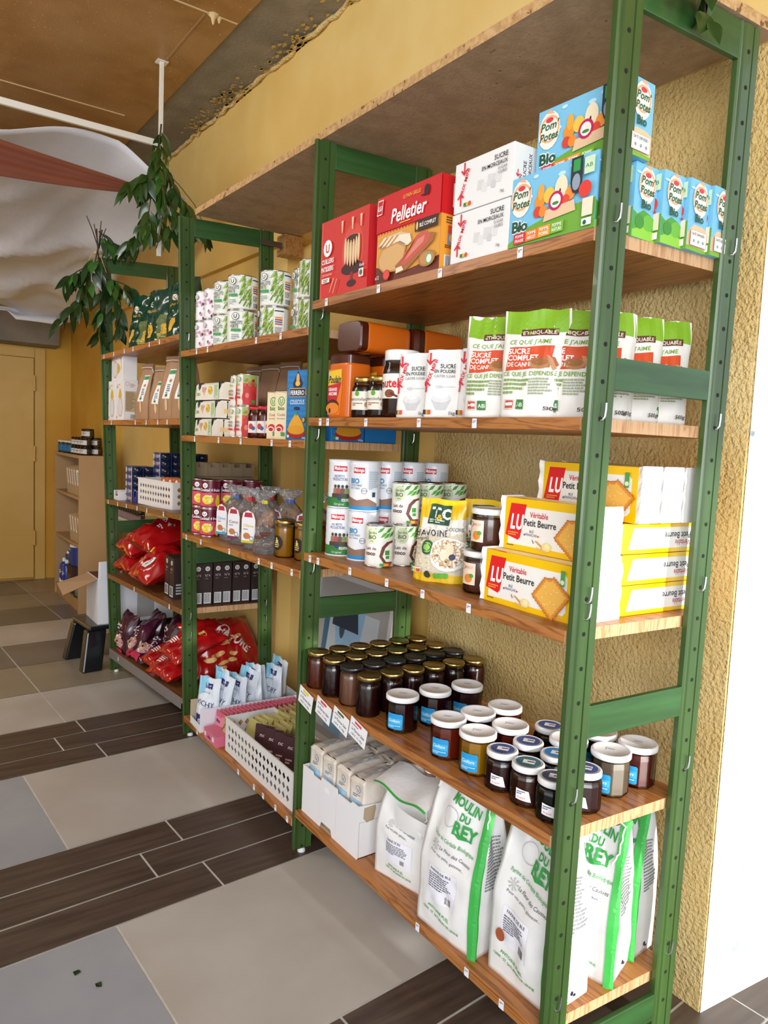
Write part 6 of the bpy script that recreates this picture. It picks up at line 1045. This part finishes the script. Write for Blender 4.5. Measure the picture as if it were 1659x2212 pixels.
for i in range(5): put(kp, 'slim kraft packet with white label on the bookcase\'s upper shelf, '+('leftmost', 'second', 'third', 'fourth', 'rightmost')[i], (.165, 4.60-.07*i, .779), (0, -.14, A+.5), 'slim kraft packets on the bookcase')
for i in range(4): put(kp, 'slim kraft packet with white label on the bookcase\'s middle shelf, '+('leftmost', 'second', 'third', 'rightmost')[i], (.165, 4.50-.075*i, .458), (0, -.14, A+.5), 'slim kraft packets on the bookcase')
bb_ = empty('blue_bottle'); bb_['category'] = 'bottle'; g = G(); BLUEP = C('#163c96', .25, 0, .4); g.lathe([(.03, 0), (.034, .01), (.034, .13), (.024, .155), (.012, .165)], 20, BLUEP); g.art(cylmap(.0344), [('l', -.02, .08, .04, .03, 3, '#e6eef8'), ('p', [(-.03, .01), (.03, .01), (.0, .05)], '#e6eef8')], L=.01); g.obj('bottle_body', bb_); lathe_part('cap', [(.014, .165), (.014, .19), (.012, .192)], C('#e8eaf0'), bb_, 14)
for i, y in enumerate((4.86, 4.77)): put(bb_, 'blue bottle on the bookcase\'s lowest shelf, '+('left', 'right')[i]+' one of the pair', (.145, y, .0815), A+.3, 'blue bottles in the bookcase')
put(pouch('striped_pouch', .15, .17, .10, '', [('l', .01, .02, .13, .13, 5, '#e9edf6')], 'pouch', pinch=1, sq=2.3, wr=.015, seed=160, mat=C('#24417e', .3)), 'blue and white striped pouch lying on the pair of blue bottles', (.145, 4.74, .275), (-.9, 0, A))
t = empty('blue_tub'); t['category'] = 'tub'; lathe_part('tub_body', [(.05, 0), (.055, .13)], C('#24397e', .4), t); lathe_part('tub_lid', [(.057, .13), (.057, .145), (.05, .148)], C('#e6e8ec', .4), t); put(t, 'blue tub with a white lid beside the striped pouch', (.175, 4.55, .27), 0); tb = carton('dark_carton', .16, .14, .1875, '#3a1c1a', {'f': [('l', .03, .03, .1, .1, 5, '#8a6a5a')]}, 'carton'); put(tb, 'dark brown carton under the blue tub in the bookcase', (.185, 4.55, .0815), A)
gb = jar('glass_pot', .06, .12, '#8c8a7e', '#c9c9c6', [], 'glass pot'); put(gb, 'grey glass pot at the near end of the bookcase\'s lowest shelf', (.165, 4.37, .0815), 0)
# jars on the bookcase
sp1 = jar('spread_jar', .045, .085, '#5a4a38', '#d8dcd6', [('r', -.05, .012, .03, .055, '#1f6fa8'), ('r', -.05, .02, -.035, .05, '#9fbf2a'), ('r', -.03, .03, -.015, .048, '#10141c')], 'jar of spread', lidr=.046, lidh=.012, neck=1)
for i, (x, y) in enumerate(((.145, 4.86), (.150, 4.74), (.155, 4.62), (.25, 4.80))): put(sp1, 'blue-labelled jar with pale lid on top of the bookcase, '+('farthest left', 'second', 'third beside the small jar pile', 'behind the others')[i], (x, y, bh+.0005), A+.4, 'blue-labelled jars on the bookcase')
sp2 = jar('spread_jar', .035, .058, '#4a3426', '', [('r', -.04, .010, .04, .040, '#d6d3d6'), ('l', -.02, .018, .04, .014, 2, '#4a4a54')], 'jar of spread', lidr=.034, lidh=.012, neck=.95, lidmat=C('#2c2018', .3, .6))
k_ = 0
for lv, lst in ((0, [(.150, 4.52), (.152, 4.445), (.155, 4.37), (.16, 4.295), (.23, 4.40), (.235, 4.31)]), (1, [(.151, 4.515), (.154, 4.44), (.157, 4.365), (.16, 4.295), (.235, 4.33)]), (2, [(.19, 4.40), (.185, 4.325)])):
    for i, (x, y) in enumerate(lst): put(sp2, 'small grey-labelled jar in the pile on the bookcase, '+('bottom', 'middle', 'top')[lv]+' layer', (x, y, bh+.0005+lv*.0585), A+.4, f'small grey-labelled jars, {("bottom", "middle", "top")[lv]} layer')
# little wall ledge with dark jars, seen under the far tin board
t = empty('wall_ledge'); tag(t, 'small pale wall ledge with dark jars, seen under the far tin board', 'wall ledge'); g = G(); g.box(.20, .46, 3.28, 3.78, .68, .700, C('#b9a88a', .6)); g.obj('ledge_board', t); g = G(); g.box(.20, .208, 3.28, 3.78, .701, .715, C('#c9c2b4', .6)); g.obj('ledge_lip', t)
dj = jar('spice_jar', .0225, .082, '#6a5a52', '#15151a', [('r', -.02, .008, .02, .05, '#8a6f74')], 'spice jar', lidr=.023, lidh=.022, neck=1)
for i in range(10): put(dj, 'small spice jar with black lid on the wall ledge', (.235, 3.74-.047*i, .7005), A+.4, 'small spice jars in a row on the ledge')
# ================================================================ canopy, beam, garlands
t = empty('ceiling_rail'); tag(t, 'white metal rail and post hung from the ceiling, holding the white canopy', 'rail'); WM = C('#e8e6de', .4)
g = G(); g.box(-1.9, .03, 2.385, 2.40, 2.437, 2.462, WM); g.obj('cross_bar', t, bev=.001); g = G(); g.box(.014, .03, 2.401, 2.416, 1.99, 2.79, WM); g.obj('drop_post', t, bev=.001); g = G(); g.box(.0, .045, 2.39, 2.43, 2.785, 2.7895, WM); g.obj('ceiling_plate', t)
CLO = noisy('white_cotton', '#d9d9e0', '#e4e4ea', 5, rough=.85, bump=.2, bscale=60)
def canopy(a, b):
    x = -2.2+2.40*a-.0*b; y = 2.44+2.35*b; z = 2.405-.40*b-.22*math.sin(math.pi*b)*(.25+.75*math.sin(math.pi*min(1, a*.9)))*.35
    z += .030*math.sin((a*2.6+b*2.9)*7)*(b+.12)*(1-b*.4)+.018*math.sin((a*5.2-b*2.1)*7)*(b+.1)+.035*noise.noise(Vector((a*7, b*4, 0)))
    if a > .86: z -= (a-.86)*.7*(1-b*.4); x -= (a-.86)*.35
    z += .035*math.sin(a*17)*(1-b)**6-.030*(1-abs(math.sin((a*1.9+b*2.4)*5)))**3*math.sin(math.pi*b)-.022*(1-abs(math.sin((a*3.3+b*1.2)*6+1)))**3*math.sin(math.pi*b)
    return Vector((x, y, z))
g = G(); g.surf(canopy, 70, 50, CLO); o = g.obj('cloth_canopy'); tag(o, 'large white cotton canopy sagging under the brown ceiling', 'cloth')
md = o.modifiers.new('solid', 'SOLIDIFY'); md.thickness = .002
def hem(a, b):
    x = -2.0+2.05*a; y = 4.70-.05*b; s_ = .03+.012*math.sin(a*20); return Vector((x, y+.02*math.sin(b*6), 2.005+.02*a-.055*b-.012*math.sin(a*9+b*3)-(.05*b if a > .85 else 0)))
g = G(); g.surf(hem, 40, 8, CLO); o = g.obj('canopy_hem'); o.name = 'rolled_hem'; o.parent = bpy.data.objects['cloth_canopy']
BRC = noisy('rust_brown_cloth', '#6f3824', '#7d432c', 5, rough=.8, stretch=(.5, 4, 4), bump=.3, bscale=30)
def strap(a, b):
    x = -1.4+1.30*a; wv = .21*(1-a)**.8+.035; z = 2.238+.10*(1-a)*.55+wv*(b-.5); y = 2.375+.012*math.sin(b*14+a*2)*(1.15-a)-.006*math.sin(a*6)
    z += -.055*(1-a)*0
    return Vector((x, y, z-.02*math.sin(math.pi*a)))
g = G(); g.surf(strap, 50, 20, BRC); o = g.obj('cloth_swag'); tag(o, 'rust-brown cloth swag gathered into the leaves at the white post', 'cloth'); md = o.modifiers.new('solid', 'SOLIDIFY'); md.thickness = .003
LEA = noisy('dark_green_leaf', '#142c0e', '#1e3d12', 9, rough=.3, c3='#2a4a18', coat=.3); LEB = noisy('fresh_green_leaf', '#2f5a1c', '#3a6a24', 9, rough=.35, coat=.2); STM = C('#3a2c18', .7); RAF = C('#c9b27a', .7)
def leaf(g, p, d, n, L_, W_2, mat, sd):
    d = Vector(d).normalized(); n = Vector(n); n = (n-d*n.dot(d)).normalized(); s_ = d.cross(n); vs = []; K = 6
    for i in range(K+1):
        t_ = i/K; w_ = W_2*math.sin(math.pi*min(1, t_**.8))*(1 if t_ < 1 else 0); c_ = Vector(p)+d*(L_*t_)-n*(.22*L_*t_*t_)
        for k in (-1, 0, 1): vs.append(c_+s_*(w_*k)+n*(.18*abs(k)*w_+.05*w_*math.sin(i*2+sd)))
    g.add(vs, [(3*i+k, 3*i+k+1, 3*i+k+4, 3*i+k+3) for i in range(K) for k in (0, 1)], mat, True)
def garland(nm_, label, loc, stems, n, sd, twine=None, sp=(.03, .10), size=(.07, .11)):
    q = random.Random(sd); t = empty(nm_, loc); tag(t, label, 'leafy branch', None); gs = G(); gl = G()
    for st in stems:
        pts = [Vector(p) for p in st]; gs.tube(pts, .0035, 6, STM, .0012)
        for i in range(n):
            f_ = q.random()**.85*(len(pts)-1); j = min(int(f_), len(pts)-2); p = pts[j].lerp(pts[j+1], f_-j); dr = (pts[j+1]-pts[j]).normalized()
            a = q.uniform(0, 6.28); out = Vector((math.cos(a), math.sin(a), q.uniform(-.9, .25))); d = (out*.75+dr*.5+Vector((0, 0, -.75))).normalized(); p = p+out*q.uniform(0, .012)
            leaf(gl, p, d, Vector((q.uniform(-1, 1), -1+q.uniform(-.5, .5), .8)), q.uniform(*size), q.uniform(.012, .019), LEB if q.random() < .18 else LEA, i)
    gs.obj('branch', t); gl.obj('foliage', t)
    if twine:
        g = G(); c_ = Vector(twine); 
        for k in range(3): g.tube([c_+Vector((.02*math.cos(a_*.785), .02*math.sin(a_*.785), .004*k+.003*math.sin(a_))) for a_ in range(9)], .0018, 5, RAF)
        g.tube([c_, c_+Vector((.01, -.022, -.02)), c_+Vector((.022, -.026, -.055)), c_+Vector((.034, -.026, -.085))], .0017, 5, RAF); g.tube([c_, c_+Vector((-.03, -.015, -.012)), c_+Vector((-.045, -.02, -.04))], .0017, 5, RAF); g.obj('raffia_tie', t)
    return t
garland('leafy_garland', 'dark green leafy garland tied to the white ceiling post, hanging over the third frame', (0, 0, 0),
    [[(.01, 2.365, 2.52), (.0, 2.36, 2.42), (.005, 2.35, 2.30), (.02, 2.35, 2.18), (.01, 2.35, 2.07)], [(.0, 2.36, 2.44), (-.02, 2.355, 2.30), (-.04, 2.35, 2.16), (-.05, 2.35, 2.06)], [(.01, 2.36, 2.36), (.06, 2.35, 2.28), (.11, 2.33, 2.20), (.13, 2.30, 2.13)],
     [(.0, 2.36, 2.32), (-.07, 2.35, 2.285), (-.13, 2.345, 2.24)], [(.02, 2.355, 2.25), (.07, 2.34, 2.17), (.12, 2.30, 2.12), (.17, 2.27, 2.10)], [(-.04, 2.35, 2.12), (-.09, 2.36, 2.05), (-.12, 2.38, 2.0)], [(.0, 2.36, 2.40), (.02, 2.35, 2.20), (.06, 2.34, 2.08)]], 23, 5, (.012, 2.375, 2.415))
g = G(); g.tube([(.03, 2.35, 2.33), (.08, 2.33, 2.28), (.13, 2.28, 2.20), (.155, 2.24, 2.12)], .002, 5, C('#3c4a20')); o = g.obj('bare_stem'); o.parent = bpy.data.objects['leafy_garland']
garland('leafy_garland', 'dark green leafy bundle tied with raffia to the top of the farthest green post', (0, 0, 0),
    [[(-.125, 2.87, 2.17), (-.115, 2.865, 2.02), (-.10, 2.86, 1.88), (-.10, 2.86, 1.76), (-.11, 2.86, 1.68)], [(-.10, 2.87, 2.17), (-.14, 2.86, 1.98), (-.19, 2.86, 1.87), (-.20, 2.86, 1.75)], [(-.12, 2.86, 2.02), (-.21, 2.86, 1.96), (-.28, 2.86, 1.90)], [(-.14, 2.86, 1.9), (-.21, 2.86, 1.82), (-.29, 2.85, 1.73)], [(-.08, 2.87, 2.0), (-.04, 2.85, 1.90), (-.02, 2.84, 1.78), (-.03, 2.84, 1.68)], [(-.115, 2.87, 2.16), (-.06, 2.86, 2.12), (-.02, 2.83, 2.10)], [(-.09, 2.86, 1.95), (-.01, 2.83, 1.93), (.05, 2.82, 1.9)]], 21, 11, (-.115, 2.885, 2.06))
g = G()
for dx, dz in ((-.05, .14), (-.02, .11), (.01, .13), (.03, .10)): g.tube([(-.115, 2.87, 2.08), (-.115+dx*.6, 2.87, 2.08+dz*.6), (-.115+dx*1.1, 2.87, 2.08+dz)], .003, 5, STM, .0018)
o = g.obj('bare_twigs'); o.parent = bpy.data.objects['leafy_garland.001']
garland('leaf_sprig', 'small green leaf sprig hanging from the top rail of the nearest frame', (0, 0, 0), [[(.175, -.03, 2.07), (.178, -.035, 2.03), (.182, -.038, 1.99)], [(.13, -.025, 2.075), (.128, -.03, 2.05)]], 6, 21, None, size=(.04, .06))
# crumbs of leaf on the floor
for i, (x, y) in enumerate(((-.655, .803), (-.612, .738))):
    g = G(); g.add([(0, 0, .001), (.014, .003, .003), (.012, .016, .001), (-.002, .012, .0035)], [(0, 1, 2, 3)], LEA); o = g.obj('leaf_scrap'); tag(o, ('small green leaf scrap on the blue-grey tile, the squarer one', 'small green leaf scrap on the blue-grey tile, the one nearer the camera')[i], 'leaf scrap', 'leaf scraps on the floor'); o.location = (x, y, 0); o.rotation_euler = (0, 0, i*1.2)
